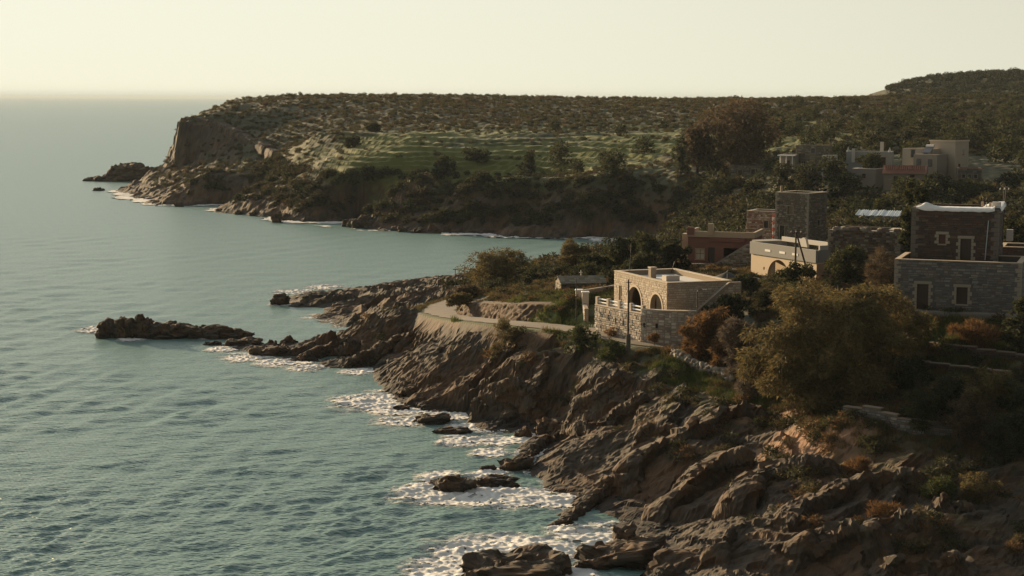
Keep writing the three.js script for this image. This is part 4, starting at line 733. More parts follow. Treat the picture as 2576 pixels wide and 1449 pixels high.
// ------------------------------------------------------------------ brown stone house, tower house, cream arcade house, red house
{
  const yaw = -0.43, c = atD(2081, 700, 196), W = 8.2, D = 7, base = c.y - 0.6, H = atD(2081, 578, 196).y - base;
  const B = frameAt('brown_stone_house', 'brown stone house with ragged flat top between cream house and dark tower', c, yaw, W, D, base);
  block(B, { W, D, H, wallMat: stoneWall(0.17, 0.12, 0.085), stone: { len: 0.45, high: 0.2, proud: 0.06, cols: PAL.brown.concat(PAL.olive) }, quoin: mat(0.24, 0.20, 0.155), quoinW: 0.36, seed: 70, sides: { front: [{ x: 1.2, y: 0.8, w: 0.9, h: 1.1, kind: 'window', frame: true, mat: WOODDARK }], right: [{ x: 1, y: 2.4, w: 0.8, h: 1.2, kind: 'window', frame: true }] } });
  const r = rng(4); for (let i = 0; i < 16; i++) { const g = lumpGeo(0.6 + r() * 0.5, 0.22 + 0.2 * r(), 0.6, i, 0, 12, 0.06); g.translate((r() - 0.5) * (W - 0.6), H + 0.02, D / 2 - 0.35 - r() * 0.4); mesh('loose_stone', g, [mat(0.2, 0.16, 0.12), mat(0.3, 0.26, 0.2), mat(0.14, 0.1, 0.08)][i % 3], B); }
  mesh('porch_roof', box(3.2, 0.12, 2.4, W / 2 - 0.1, H + 0.03, 0.4), mat(0.5, 0.44, 0.36), B); mesh('porch_post', rod([W / 2 + 1.3, 0, 1.4], [W / 2 + 1.3, H, 1.4], 0.06), mat(0.3, 0.24, 0.18), B);
}
{
  const yaw = -0.69, c = atD(1949, 620, 235), W = 5.1, D = 5.1, base = c.y - 1.5, H = atD(1949, 484, 235).y - base;
  const B = frameAt('stone_tower_house', 'square rubble tower house with pale corners and a walled-up window', c, yaw, W, D, base, 'tower');
  const yb = h => h + 1.5;
  block(B, { W, D, H, wallMat: stoneWall(0.18, 0.16, 0.12), stone: { len: 0.4, high: 0.21, proud: 0.07, cols: PAL.olive }, quoin: mat(0.27, 0.24, 0.185), quoinW: 0.32, coping: mat(0.42, 0.36, 0.27), parapet: 0.3, seed: 73, sides: { front: [{ x: -0.25, y: H - 2.9, w: 0.85, h: 1.1, kind: 'window', frame: true, bare: true, mat: mat(0.17, 0.14, 0.09), frameMat: FRAMESTONE }, { x: -1.45, y: H - 6.4, w: 0.75, h: 1.9, kind: 'door', frame: true, mat: mat(0.07, 0.07, 0.055) }], right: [{ x: 0.3, y: H - 4.5, w: 0.6, h: 0.8, kind: 'window', frame: true, bare: true }] } });
  mesh('chimney_pot', new THREE.CylinderGeometry(0.16, 0.2, 0.9, 10).translate(-W / 2 + 0.5, H + 0.45, D / 2 - 0.6), mat(0.3, 0.25, 0.18), B);
  mesh('roof_rod', rod([W / 2 - 0.7, H, -0.4], [W / 2 - 0.7, H + 0.95, -0.4], 0.03), IRON, B);
}
{
  const c = atD(1877, 600, 243), W = 4.6, D = 4.5, H = atD(1877, 531, 243).y - c.y + 2.4;
  const B = frameAt('small_rubble_house', 'small pinkish rubble house with one dark window beside the tower house', c, -0.45, W, D, c.y - 2.4);
  block(B, { W, D, H, wallMat: stoneWall(0.34, 0.25, 0.19), stone: { len: 0.4, high: 0.2, proud: 0.05, cols: PAL.red.concat(PAL.warm) }, seed: 77, coping: mat(0.36, 0.3, 0.23), sides: { front: [{ x: 0.6, y: H - 2.3, w: 0.6, h: 1.0, kind: 'window', frame: true, bare: true }] } });
}
{ // red house with unfinished upper floor
  const c = atD(1729, 690, 222), W = 8.6, D = 7, base = c.y - 0.3, H = atD(1729, 584, 222).y - base, yaw = -0.3, RED = mat(0.19, 0.085, 0.062, 0.9), BEIGE = mat(0.40, 0.31, 0.21, 0.9);
  const B = frameAt('red_house', 'unfinished red plastered house with beige roof edge and stone outer stair', c, yaw, W, D, base);
  block(B, { W, D, H: H - 0.6, wallMat: RED, parapet: 0.02, roofMat: BEIGE, sides: { front: [{ x: -2.7, y: 2.3, w: 1.1, h: 1.35, kind: 'window', frame: true, frameMat: BEIGE, mat: mat(0.55, 0.5, 0.4) }, { x: -1.2, y: 2.0, w: 0.9, h: 1.9, kind: 'door', mat: mat(0.07, 0.055, 0.05) }, { x: 1.6, y: 2.4, w: 2.4, h: 1.5, kind: 'void' }], left: [{ x: 1, y: 2.4, w: 1, h: 1.2, kind: 'window', frame: true }] } });
  mesh('roof_edge', mergeGeometries([box(W + 0.3, 0.75, 0.35, 0, H - 0.58, D / 2 - 0.0), box(0.35, 0.75, D - 0.4, -W / 2 - 0.0, H - 0.58, -0.1), box(0.35, 0.75, D - 0.4, W / 2 + 0.0, H - 0.58, -0.1)]), BEIGE, B);
  mesh('pillar', box(0.9, 1.0, 0.5, -W / 2 + 0.4, H - 0.3, D / 2 + 0.1), RED, B); mesh('pillar', box(0.7, 1.5, 0.5, -W / 2 + 3, H - 0.3, D / 2 + 0.1), BEIGE, B);
  mesh('red_band', box(4.6, 0.5, 0.3, 0.9, H - 1.12, D / 2 + 0.12), RED, B);
  const s = new THREE.Shape(); s.moveTo(-4.2, -0.3); s.lineTo(4.2, -0.3); s.lineTo(4.2, 4.6); s.lineTo(3.4, 4.6); s.lineTo(-0.6, 2.0); s.lineTo(-3.2, 1.9); s.lineTo(-4.2, 1.8); s.closePath(); const sg = new THREE.ExtrudeGeometry(s, { depth: 0.5, bevelEnabled: false }); sg.translate(0.2, 0, D / 2 + 1.3); mesh('stair_wall', sg, stoneWall(0.4, 0.36, 0.3), B);
  stuff(mesh('stonework', rubble(8.3, 4.5, [], { len: 0.4, high: 0.2, proud: 0.05, cols: PAL.olive.concat([[0.27, 0.25, 0.21], [0.32, 0.29, 0.24], [0.24, 0.22, 0.19]]), seed: 9, top: x => x < -0.5 ? 1.8 : Math.min(4.5, 1.9 + (x + 0.5) * 0.64) }).translate(0.2, 0, D / 2 + 1.8), STONEMAT, B));
  for (let i = 0; i < 12; i++) mesh('step', plain(0.33, 2.0 + i * 0.2, 0.9, -0.3 + i * 0.33, 0, D / 2 + 0.72), CONCRETE, B);
  mesh('side_block', box(1.0, 2.2, 1.6, -W / 2 - 0.75, H - 2.6, 0.5), mat(0.34, 0.28, 0.21), B); mesh('low_wall', box(1.8, 1.2, 0.5, -W / 2 - 1.6, H - 3.9, 1.2), mat(0.5, 0.44, 0.36), B);
}
{ // cream house with pointed arcade
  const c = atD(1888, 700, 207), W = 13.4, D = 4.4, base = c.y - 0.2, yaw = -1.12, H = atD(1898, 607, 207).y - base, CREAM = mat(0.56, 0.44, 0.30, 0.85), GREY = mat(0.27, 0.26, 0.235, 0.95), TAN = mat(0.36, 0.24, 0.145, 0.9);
  const B = frameAt('cream_arcade_house', 'cream plastered house with one wide arch under a grey concrete upper band', c, yaw, W, D, base);
  block(B, { W, D, H: H - 1.5, wallMat: CREAM, parapet: 0.02, roofMat: GREY, sides: { front: [{ x: -0.9, y: 0.2, w: 4.6, h: 2.75, arch: true, kind: 'void' }, { x: -3.9, y: 1.5, w: 0.28, h: 0.36, kind: 'window', bare: true }, { x: 3.6, y: 1.4, w: 0.3, h: 0.4, kind: 'window', bare: true }], left: [{ x: 0.4, y: 0.2, w: 2.2, h: 2.4, kind: 'void' }], right: [{ x: -1, y: 0.8, w: 0.9, h: 1.1, kind: 'window', frame: true }] } });  // left wall opening added to let sun into the porch
  mesh('inner_wall', plain(W - 1, H - 1.8, 0.25, 0, 0.05, D / 2 - 2.6), CREAM, B); mesh('inner_window', plain(0.9, 1.2, 0.1, 0.9, 0.9, D / 2 - 2.45), GLASS, B);
  const up = mesh('upper_band', mergeGeometries([box(W + 0.1, 1.48, 0.35, 0, H - 1.49, D / 2 + 0.0), box(0.35, 1.48, D - 0.4, -W / 2 + 0.2, H - 1.49, -0.1), box(0.35, 1.48, D - 0.4, W / 2 - 0.2, H - 1.49, -0.1)]), GREY, B);
  for (const x of [-2.9, 0.1, 2.7]) mesh('slot', plain(1.15, 0.26, 0.1, x, H - 0.95, D / 2 + 0.16), WHITEPAINT, up);
  mesh('roof_gable', (() => { const s = new THREE.Shape(); s.moveTo(-0.8, 0); s.lineTo(0.8, 0); s.lineTo(0.45, 0.9); s.quadraticCurveTo(0, 1.3, -0.45, 0.9); s.closePath(); const g = new THREE.ExtrudeGeometry(s, { depth: 0.3, bevelEnabled: false }); g.translate(2.2, H - 0.02, D / 2 - 1.6); return g; })(), mat(0.5, 0.47, 0.42), B);
  mesh('parapet', mergeGeometries([box(W - 1, 0.55, 0.25, 0.3, H - 0.02, -D / 2 + 0.4), box(0.25, 0.5, D - 1.6, W / 2 - 0.4, H - 0.02, 0.2)]), mat(0.5, 0.47, 0.42), B);
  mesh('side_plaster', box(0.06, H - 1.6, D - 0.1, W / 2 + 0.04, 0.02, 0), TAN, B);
  // balustrade of the front terrace with three half-round openings
  const hs = [-2.4, 0.2, 2.8].map(x => ({ x, y: 0.55, w: 0.95, h: 0.475, arch: true })); mesh('balustrade', wallGeo(8.6, 1.3, 0.22, hs).translate(-0.9, -0.5, D / 2 + 2.4), mat(0.30, 0.32, 0.32, 0.9), B); mesh('terrace', plain(8.4, 1.2, 2.1, -0.9, -1.15, D / 2 + 1.1), CREAM, B);
  const wing = mesh('red_wing', box(2.6, H - 1.6, 3, -W / 2 - 1.35, 0, -1.4), mat(0.2, 0.085, 0.062, 0.9), B); mesh('wing_window', plain(0.8, 1.4, 0.06, -W / 2 - 1.1, 0.8, 0.13), GLASS, wing); mesh('wing_roof', box(2.8, 1.5, 3.3, -W / 2 - 1.4, H - 1.59, -1.4), GREY, wing);
}
{ // red and white radio mast on the cream house's roof
  const p = atD(1944, 618, 214), B = thing('lattice_mast', 'slim red and white lattice mast standing behind the cream house', 'mast', p.clone()), H = atD(1944, 537, 214).y - p.y, R = [mat(0.55, 0.07, 0.05, 0.6), WHITEPAINT], n = 9;
  p.y -= 1.2; for (let i = 0; i < n; i++) { const a = i * H / n, b = (i + 1) * H / n, w = 0.14, g = []; for (let k = 0; k < 3; k++) { const t = k * 2.094, u = t + 2.094; g.push(rod([w * Math.cos(t), a, w * Math.sin(t)], [w * Math.cos(t), b, w * Math.sin(t)], 0.022, 0.022, 5), rod([w * Math.cos(t), a, w * Math.sin(t)], [w * Math.cos(u), b, w * Math.sin(u)], 0.014, 0.014, 5)); } mesh(i % 2 ? 'white_section' : 'red_section', mergeGeometries(g), R[i % 2 ? 1 : 0], B); }
}
// ------------------------------------------------------------------ the far village on the slope
function farHouse(name, label, px0, px1, top, bot, d, yaw, D, color, openings, opt = {}) {
  const c = atD(px0, bot, d), w0 = (px1 - px0) / FOCAL * d, view = -Math.atan((px0 + px1) / 2 / FOCAL - CX / FOCAL), W = w0 / Math.cos(yaw - view), base = c.y - 1.2, H = atD(px0, top, d).y - base;
  const B = frameAt(name, label, c, yaw, W, D, base, opt.category ?? 'house');
  block(B, { W, D, H, wallMat: opt.stone ? stoneWall(...color) : mat(...color.map(v => v * 0.66), 0.9), sides: { front: openings.map(([fx, fy, w, h, kind]) => ({ x: (fx - 0.5) * W, y: 1.2 + fy, w, h, kind: kind ?? 'window', frame: true })), left: opt.left ?? [] }, parapet: 0.3, stone: opt.stone ? { len: 0.6, high: 0.35, proud: 0.06, cols: opt.stone } : undefined, seed: px0, coping: opt.coping ? mat(...opt.coping) : undefined });
  B.userData.size = undefined; delete B.userData.size; return [B, W, H];
}
farHouse('dark_tower_house', 'dark stone tower house on the far slope beside a white shed', 2000, 2066, 365, 436, 358, -0.5, 6, [0.19, 0.17, 0.13], [[0.65, 4.2, 0.8, 1.1], [0.3, 1.5, 0.8, 1.1]], { stone: PAL.olive, category: 'tower' });
farHouse('white_shed', 'white shed with one dark window below the dark tower house', 2066, 2095, 391, 436, 350, -0.35, 5, [0.6, 0.57, 0.5], [[0.35, 1.6, 0.7, 0.7]]);
{ const [B, W, H] = farHouse('porch_house', 'low house with white columned porch left of the dark tower house', 1962, 1999, 388, 425, 356, -0.4, 4, [0.36, 0.34, 0.3], [[0.5, 0.2, 0.9, 1.6, 'door']]); for (const x of [-0.4, 0, 0.4]) mesh('porch_column', new THREE.CylinderGeometry(0.12, 0.12, H - 0.3, 8).translate(x * W, (H - 0.3) / 2, 3.2), WHITEPAINT, B); mesh('porch_roof', box(W + 0.4, 0.2, 1.9, 0, H - 0.3, 2.9), WHITEPAINT, B); }
{ const [B, W, H] = farHouse('pale_blue_house', 'long pale blue-grey house with horned parapet and white chimney', 2128, 2237, 381, 420, 352, -0.3, 7, [0.36, 0.38, 0.37], [[0.83, 0.1, 1.0, 2.0, 'door'], [0.3, 0.8, 0.9, 1.0], [0.55, 0.8, 0.9, 1.0]]); mesh('chimney', box(0.7, 2.2, 0.7, W * 0.25, H - 0.3, -1), mat(0.42, 0.4, 0.37), B); for (const s of [-1, 1]) mesh('horn', new THREE.ConeGeometry(0.4, 1.1, 6).translate(s * (W / 2 - 0.3), H + 0.5, 3.2), mat(0.45, 0.46, 0.44), B); mesh('white_gable', box(0.6, 2.8, 0.6, -W * 0.34, H - 2.2, 3.75), mat(0.45, 0.43, 0.4), B); }
farHouse('small_grey_house', 'small grey house with white roof edge below the pale blue house', 2143, 2200, 424, 455, 340, -0.6, 5, [0.30, 0.29, 0.26], [[0.5, 0.6, 0.8, 0.9]], { coping: [0.7, 0.68, 0.63] });
{
  const [B, W, H] = farHouse('beige_villa', 'large beige villa with square tower on the far slope', 2268, 2342, 373, 450, 342, -0.75, 8, [0.56, 0.49, 0.39], [[0.35, 4.4, 0.9, 1.5], [0.75, 4.4, 0.9, 1.5], [0.2, 1.2, 0.9, 1.3]]);
  const BG = [0.42, 0.35, 0.265];
  const P = (n, w, h, d, x, z, m) => mesh(n, box(w, h, d, x, 0, z, 0.03), m, B);
  P('tower_block', 5.6, H + 1.7, 5.4, W / 2 + 0.5, -1.5, mat(...BG)); mesh('tower_cornice', box(5.9, 0.25, 5.7, W / 2 + 0.5, H + 1.45, -1.5), mat(0.58, 0.48, 0.36), B);
  P('stone_wing', 5.2, H - 1.0, 4.2, W / 2 - 0.5, 4.0, mat(0.24, 0.21, 0.165)); for (const [x, y, w, h] of [[W / 2 - 1.9, H - 3.4, 0.9, 1.5], [W / 2 + 0.6, H - 3.4, 0.9, 1.5], [W / 2 - 1.5, H - 6, 0.9, 1.2]]) mesh('window', plain(w, h, 0.08, x, y, 6.13), GLASS, B);
  for (const [z, y] of [[-2.2, H - 1.2], [-0.6, H - 4]]) mesh('tower_window', plain(0.08, 1.1, 0.7, W / 2 + 3.32, y, z), GLASS, B);
  const sol = mesh('solar_panel', plain(1.8, 0.08, 1.9, W / 2 - 0.8, 0, 0).rotateX(0.6).translate(0, H - 0.2, 4.6), mat(0.05, 0.06, 0.08, 0.45), B); mesh('water_tank', new THREE.CylinderGeometry(0.3, 0.3, 1.7, 12).rotateZ(Math.PI / 2).translate(W / 2 - 0.8, H + 0.55, 3.7), WHITEPAINT, sol);
  mesh('balcony', box(3, 0.2, 1.4, -W / 2 + 1.4, H - 4.6, 4.7), mat(0.55, 0.45, 0.34), B); mesh('balcony_front', box(3, 0.9, 0.15, -W / 2 + 1.4, H - 4.4, 5.3), mat(0.55, 0.45, 0.34), B);
}
{ const [B, W, H] = farHouse('tiled_annex', 'low house with faded red tiled roof before the beige villa', 2222, 2322, 436, 462, 328, -0.3, 6, [0.34, 0.28, 0.22], [[0.3, 0.5, 0.9, 1.0], [0.7, 0.3, 0.9, 1.5, 'door']]); const s = new THREE.Shape(); s.moveTo(-3.4, 0); s.lineTo(3.4, 0); s.lineTo(0, 1.5); s.closePath(); const g = new THREE.ExtrudeGeometry(s, { depth: W + 0.6, bevelEnabled: false }); g.rotateY(Math.PI / 2); g.translate(-W / 2 - 0.3, H + 0.01, 0); mesh('tiled_roof', g, mat(0.24, 0.12, 0.08), B); for (let i = 0; i < 22; i++) { const t = new THREE.CylinderGeometry(0.1, 0.1, 3.7, 6, 1, true); t.rotateX(Math.PI / 2 - 0.414 + 0.0); t.translate(-W / 2 + (i + 0.5) * W / 22, H + 0.78, 1.72); mesh('tile_row', t, mat(0.27, 0.14, 0.09), B); } }
farHouse('flat_stone_house', 'flat grey stone house with three small windows right of the villa', 2408, 2466, 424, 466, 330, -0.2, 6, [0.2, 0.18, 0.15], [[0.25, 1.4, 0.6, 0.7], [0.5, 1.4, 0.6, 0.7], [0.75, 1.4, 0.6, 0.7]], { stone: PAL.olive, coping: [0.32, 0.16, 0.11] });
{ const [B, W, H] = farHouse('blue_white_sheds', 'pale blue-white shed with wavy sheet roof low in the ravine', 2158, 2262, 546, 578, 285, -0.3, 6, [0.42, 0.44, 0.43], [[0.2, 0.4, 0.9, 1.0], [0.7, 0.2, 0.9, 1.7, 'door']], { category: 'shed' }); const pos = [], idx = [], n = 80; for (let i = 0; i <= n; i++) for (let j = 0; j < 2; j++) pos.push((i / n - 0.5) * (W + 1), H + 0.35 + (j ? 0.5 : 0) + 0.07 * Math.sin(i * 1.7) + 0.12 * N2(i / 9, 2), j ? -3.2 : 3.6); for (let i = 0; i < n; i++) idx.push(i * 2, i * 2 + 2, i * 2 + 3, i * 2, i * 2 + 3, i * 2 + 1); const g = new THREE.BufferGeometry(); g.setAttribute('position', new THREE.Float32BufferAttribute(pos, 3)); g.setIndex(idx); g.computeVertexNormals(); mesh('sheet_roof', g, mat(0.55, 0.6, 0.62, 0.5, { side: THREE.DoubleSide }), B); }
farHouse('old_stone_cottage', 'low ruined stone cottage in shade under the great brown tree', 1838, 1930, 416, 444, 388, -0.2, 6, [0.14, 0.13, 0.1], [[0.25, 0.3, 0.9, 1.2], [0.6, 0.1, 0.9, 1.6, 'door']], { stone: PAL.olive });
// ------------------------------------------------------------------ poles, lamps and wires
function pole(name, label, px, top, bot, d, r, opt = {}) {
  const b = atD(px, bot, d), h = atD(px, top, d).y - b.y, B = thing(name, label, opt.category ?? 'pole', b.clone(), opt.turn ?? 0, opt.group);
  b.y -= 0; mesh('shaft', rod([0, -0.5, 0], [opt.lean ?? 0, h, 0], r, r * 0.7, 9), opt.mat ?? POLEWOOD, B);
  if (opt.arm) { const a = mesh('cross_arm', plain(opt.arm, 0.1, 0.1, 0, h - 0.35, 0.12), opt.mat ?? POLEWOOD, B); for (const s of [-0.42, 0, 0.42]) mesh('insulator', new THREE.CylinderGeometry(0.04, 0.06, 0.16, 8).translate(s * opt.arm, h - 0.17, 0.12), mat(0.5, 0.48, 0.45, 0.3), a); }
  if (opt.lamp) { const a = mesh('lamp_arm', tube([[0, h - 0.3, 0], [0.1, h + 0.15, 0.1], [0.6, h + 0.25, 0.3]], 0.03), IRON, B); mesh('lamp_head', box(0.4, 0.1, 0.2, 0.7, h + 0.18, 0.32), mat(0.3, 0.3, 0.3), a); }
  return [B, h];
}
{
  const [B, h] = pole('utility_pole', 'dark A-shaped wooden utility pole with a raking strut beside the cream house', 1999, 578, 722, 190, 0.14, { arm: 1.3 });
  mesh('strut', rod([1.55, 1.2, -0.2], [0.08, h - 0.5, 0], 0.12, 0.1, 8), POLEWOOD, B);
  for (let i = 0; i < 3; i++) mesh('step_bolt', rod([-0.2, 1 + i * 0.9, 0.1], [0.2, 1 + i * 0.9, 0.1], 0.02, 0.02, 5), IRON, B);
}
{ const [B, h] = pole('utility_pole', 'straight wooden utility pole on a concrete stub before the terrace wall', 1579, 703, 874, 160, 0.11, {}); mesh('concrete_stub', box(0.42, 1.6, 0.42, 0.02, -0.3, 0.1, 0.03), mat(0.09, 0.08, 0.07), B); mesh('bracket', plain(0.5, 0.06, 0.06, 0, h - 0.3, 0.1), IRON, B); }
pole('lamp_post', 'thin dark lamp post at the right end of the terrace wall', 1752, 734, 806, 161.5, 0.06, { mat: IRON, lamp: true, category: 'lamp post' });
pole('lamp_post', 'pale thin lamp post behind the arched house roof', 1828, 682, 735, 180, 0.05, { mat: mat(0.4, 0.4, 0.38), lamp: true, category: 'lamp post' });
pole('sign_post', 'thin dark post beside the gate pillars of the ramp', 1449, 700, 792, 178, 0.05, { mat: IRON });
pole('wire_pole', 'thin pole standing on the shore among tan tamarisks', 1490, 622, 668, 250, 0.08, { arm: 0.8 });
pole('lamp_post', 'short bracket lamp on the shore beside the tan tamarisk', 1394, 650, 690, 248, 0.06, { mat: IRON, lamp: true, category: 'lamp post' });
pole('wire_pole', 'lone thin pole at the root of the flat rocky spit', 1145, 672, 745, 240, 0.07, { arm: 0.7 });
pole('wire_pole', 'slender bare pole rising from the red house roof', 1792, 548, 592, 226, 0.05, { mat: IRON });
pole('wire_pole', 'tall pole with glass insulators right of the dark tower', 2520, 470, 640, 172, 0.1, { arm: 1.0 });
pole('wire_pole', 'slender bare pole rising before the shore trees', 1730, 600, 660, 230, 0.05, { mat: IRON });
{ // parasol behind the arched house
  const b = atD(1828, 740, 184), B = thing('garden_parasol', 'dark open parasol behind the roof of the arched house', 'parasol', b); const h = atD(1828, 684, 184).y - b.y;
  mesh('pole', rod([0, 0, 0], [0, h, 0], 0.04), IRON, B); mesh('canopy', new THREE.ConeGeometry(1.35, 0.6, 10, 1, true).translate(0, h - 0.25, 0), mat(0.03, 0.03, 0.028, 0.9, { side: THREE.DoubleSide }), B); mesh('finial', new THREE.SphereGeometry(0.06, 8, 6).translate(0, h + 0.08, 0), IRON, B);
}
// garden walls below the grey house
function fieldWall(label, pts, h, seed, pal) {
  const P = pts.map(([px, py]) => hit(px, py)), cu = new THREE.CatmullRomCurve3(P), B = thing('field_wall', label, 'wall', P[0].clone()), n = Math.round(cu.getLength() / 1.6), w = [], s = [], cp = [];
  for (let i = 0; i < n; i++) { const a = cu.getPointAt(i / n), b = cu.getPointAt((i + 1) / n), l = Math.hypot(b.x - a.x, b.z - a.z), yaw = Math.atan2(-(b.z - a.z), b.x - a.x), y = Math.min(a.y, b.y) - P[0].y - 0.4, put = g => { g.rotateY(yaw); g.translate((a.x + b.x) / 2 - P[0].x, y, (a.z + b.z) / 2 - P[0].z); return g; }; w.push(put(wallGeo(l + 0.05, h + 0.4, 0.45))); cp.push(put(box(l - 0.02, 0.09, 0.52, 0, h + 0.403, -0.22, 0.02))); s.push(put(rubble(l, h + 0.36, [], { len: 0.4, high: 0.22, proud: 0.06, cols: pal, seed: seed + i }))); }
  mesh('wall', mergeGeometries(w), stoneWall(0.17, 0.13, 0.1), B); stuff(mesh('stonework', mergeGeometries(s), STONEMAT, B));
  for (const g of cp) mesh('coping', g, mat(0.2, 0.15, 0.11), B);
}
fieldWall('upper garden wall stepping down from the grass before the grey house', [[2336, 884], [2420, 892], [2500, 904], [2600, 920]], 0.75, 5, PAL.brown);
fieldWall('lower garden wall above the bushes below the grey house', [[2290, 922], [2360, 930], [2440, 940], [2540, 952]], 0.5, 15, PAL.brown);
fieldWall('ruined wall with whitewashed stones at the foot of the great tamarisk', [[2120, 1056], [2200, 1058], [2290, 1090], [2420, 1100]], 1.0, 25, PAL.grey);
// ------------------------------------------------------------------ plants
const LEAF = new THREE.MeshPhysicalMaterial({ color: 0xffffff, vertexColors: true, roughness: 0.85, transmission: 0.45, thickness: 0, side: THREE.DoubleSide, specularIntensity: 0.25 });
const BARK = mat(0.07, 0.055, 0.042, 0.95);
const TONES = {
  tamarisk: [[0.165, 0.126, 0.05], [0.13, 0.104, 0.042], [0.19, 0.14, 0.06], [0.10, 0.086, 0.036]],
  tan: [[0.15, 0.12, 0.05], [0.12, 0.10, 0.042], [0.17, 0.13, 0.06]],
  rust: [[0.20, 0.105, 0.04], [0.16, 0.085, 0.036], [0.23, 0.13, 0.055], [0.13, 0.08, 0.04]],
  grey: [[0.13, 0.10, 0.075], [0.10, 0.08, 0.06], [0.15, 0.12, 0.09]],
  dark: [[0.045, 0.052, 0.02], [0.055, 0.058, 0.023], [0.034, 0.042, 0.018], [0.075, 0.07, 0.028]],
  pine: [[0.05, 0.055, 0.02], [0.08, 0.075, 0.022], [0.035, 0.042, 0.018]],
  olive: [[0.05, 0.052, 0.026], [0.04, 0.044, 0.02], [0.062, 0.06, 0.03]],
  green: [[0.07, 0.085, 0.024], [0.05, 0.065, 0.02], [0.09, 0.095, 0.03]],
  brown: [[0.12, 0.085, 0.05], [0.10, 0.07, 0.042], [0.085, 0.068, 0.036], [0.14, 0.10, 0.06]],
};
// many thin sprays spread through lobes [x, y, z, rx, ry, rz]
function crownGeo(lobes, n, len, wid, tones, seed, droop = 0.2, shell = 0.55) {
  const r = rng(seed), pos = new Float32Array(n * 9), col = new Float32Array(n * 9), vol = lobes.map(l => Math.pow(l[3] * l[4] * l[5], 0.72)), sum = vol.reduce((a, b) => a + b);
  for (let i = 0; i < n; i++) {
    let k = 0, t = r() * sum; while (t > vol[k] && k < lobes.length - 1) { t -= vol[k]; k++; }
    const [cx, cy, cz, rx, ry, rz] = lobes[k], u = r() * 2 - 1, a = r() * 6.283, s = Math.sqrt(1 - u * u), dx = s * Math.cos(a), dy = u, dz = s * Math.sin(a);
    const ragged = 0.82 + 0.3 * N3(dx * 2.2 + k * 3.1, dy * 2.2 + seed, dz * 2.2), q = (shell + (1 - shell) * Math.sqrt(r())) * ragged;
    const x = cx + dx * rx * q, y = cy + dy * ry * q, z = cz + dz * rz * q;
    const ex = dx + (r() - 0.5) * 1.3, ey = dy * 0.7 + (r() - 0.5) * 1.1 - droop, ez = dz + (r() - 0.5) * 1.3, el = Math.hypot(ex, ey, ez) || 1, l = len * (0.5 + r()), w = wid * (0.6 + 0.8 * r());
    let sx = r() - 0.5, sy = r() - 0.5, sz = r() - 0.5; const dt = (sx * ex + sy * ey + sz * ez) / (el * el); sx -= ex * dt; sy -= ey * dt; sz -= ez * dt; const sl = Math.hypot(sx, sy, sz) || 1;
    const o = i * 9; pos[o] = x - sx / sl * w; pos[o + 1] = y - sy / sl * w; pos[o + 2] = z - sz / sl * w; pos[o + 3] = x + sx / sl * w; pos[o + 4] = y + sy / sl * w; pos[o + 5] = z + sz / sl * w; pos[o + 6] = x + ex / el * l; pos[o + 7] = y + ey / el * l; pos[o + 8] = z + ez / el * l;
    const c = tones[Math.floor(r() * tones.length)], b = 0.75 + 0.5 * r(); for (let j = 0; j < 3; j++) { col[o + j * 3] = c[0] * b; col[o + j * 3 + 1] = c[1] * b; col[o + j * 3 + 2] = c[2] * b; }
  }
  const g = new THREE.BufferGeometry(); g.setAttribute('position', new THREE.BufferAttribute(pos, 3)); g.setAttribute('color', new THREE.BufferAttribute(col, 3)); g.computeVertexNormals(); return g;
}
function lobesFor(W, H, D, n, seed, low = 0.1, top = 1) {                // uneven cluster filling W x H x D, ground at 0
  const r = rng(seed), out = [];
  for (let i = 0; i < n; i++) {
    const k = n === 1 ? 0.5 : i / (n - 1), a = i * 2.4 + r() * 0.8, y = lerp(low, 0.86 * top, Math.pow(k, 0.9)) * H, span = Math.sqrt(Math.max(0.05, 1 - Math.pow(Math.abs(y / H - 0.38) / 0.68, 2.2))), q = Math.sqrt(r()) * 0.62 * span;
    const s = (0.23 + 0.17 * r()) * (0.65 + 0.35 * span) * (n > 8 ? 0.85 : 1.15);
    out.push([Math.cos(a) * q * W * 0.62, y, Math.sin(a) * q * D * 0.62, W * s, H * s * 0.8, D * s]);
  }
  return out;
}
function trunkGeo(H, r0, lobes, seed, few = false) {
  const r = rng(seed), parts = [few ? rod([0, -0.4, 0], [0.1, H * 0.5, 0.05], r0, r0 * 0.6, 5) : tube([[0, -0.4, 0], [0.1 * r(), H * 0.2, 0.1 * r()], [0.2 * (r() - 0.5) * H * 0.2, H * 0.5, 0.1 * H * (r() - 0.5)]], r0, 7, r0 * 0.6)];
  for (const l of lobes.slice(0, few ? 3 : 7)) parts.push(few ? rod([0, H * 0.2, 0], [l[0], l[1], l[2]], r0 * 0.5, r0 * 0.15, 4) : tube([[0, H * 0.12, 0], [l[0] * 0.5, l[1] * 0.55 + H * 0.08, l[2] * 0.5], [l[0], l[1], l[2]]], r0 * 0.55, 5, r0 * 0.15));
  return mergeGeometries(parts);
}
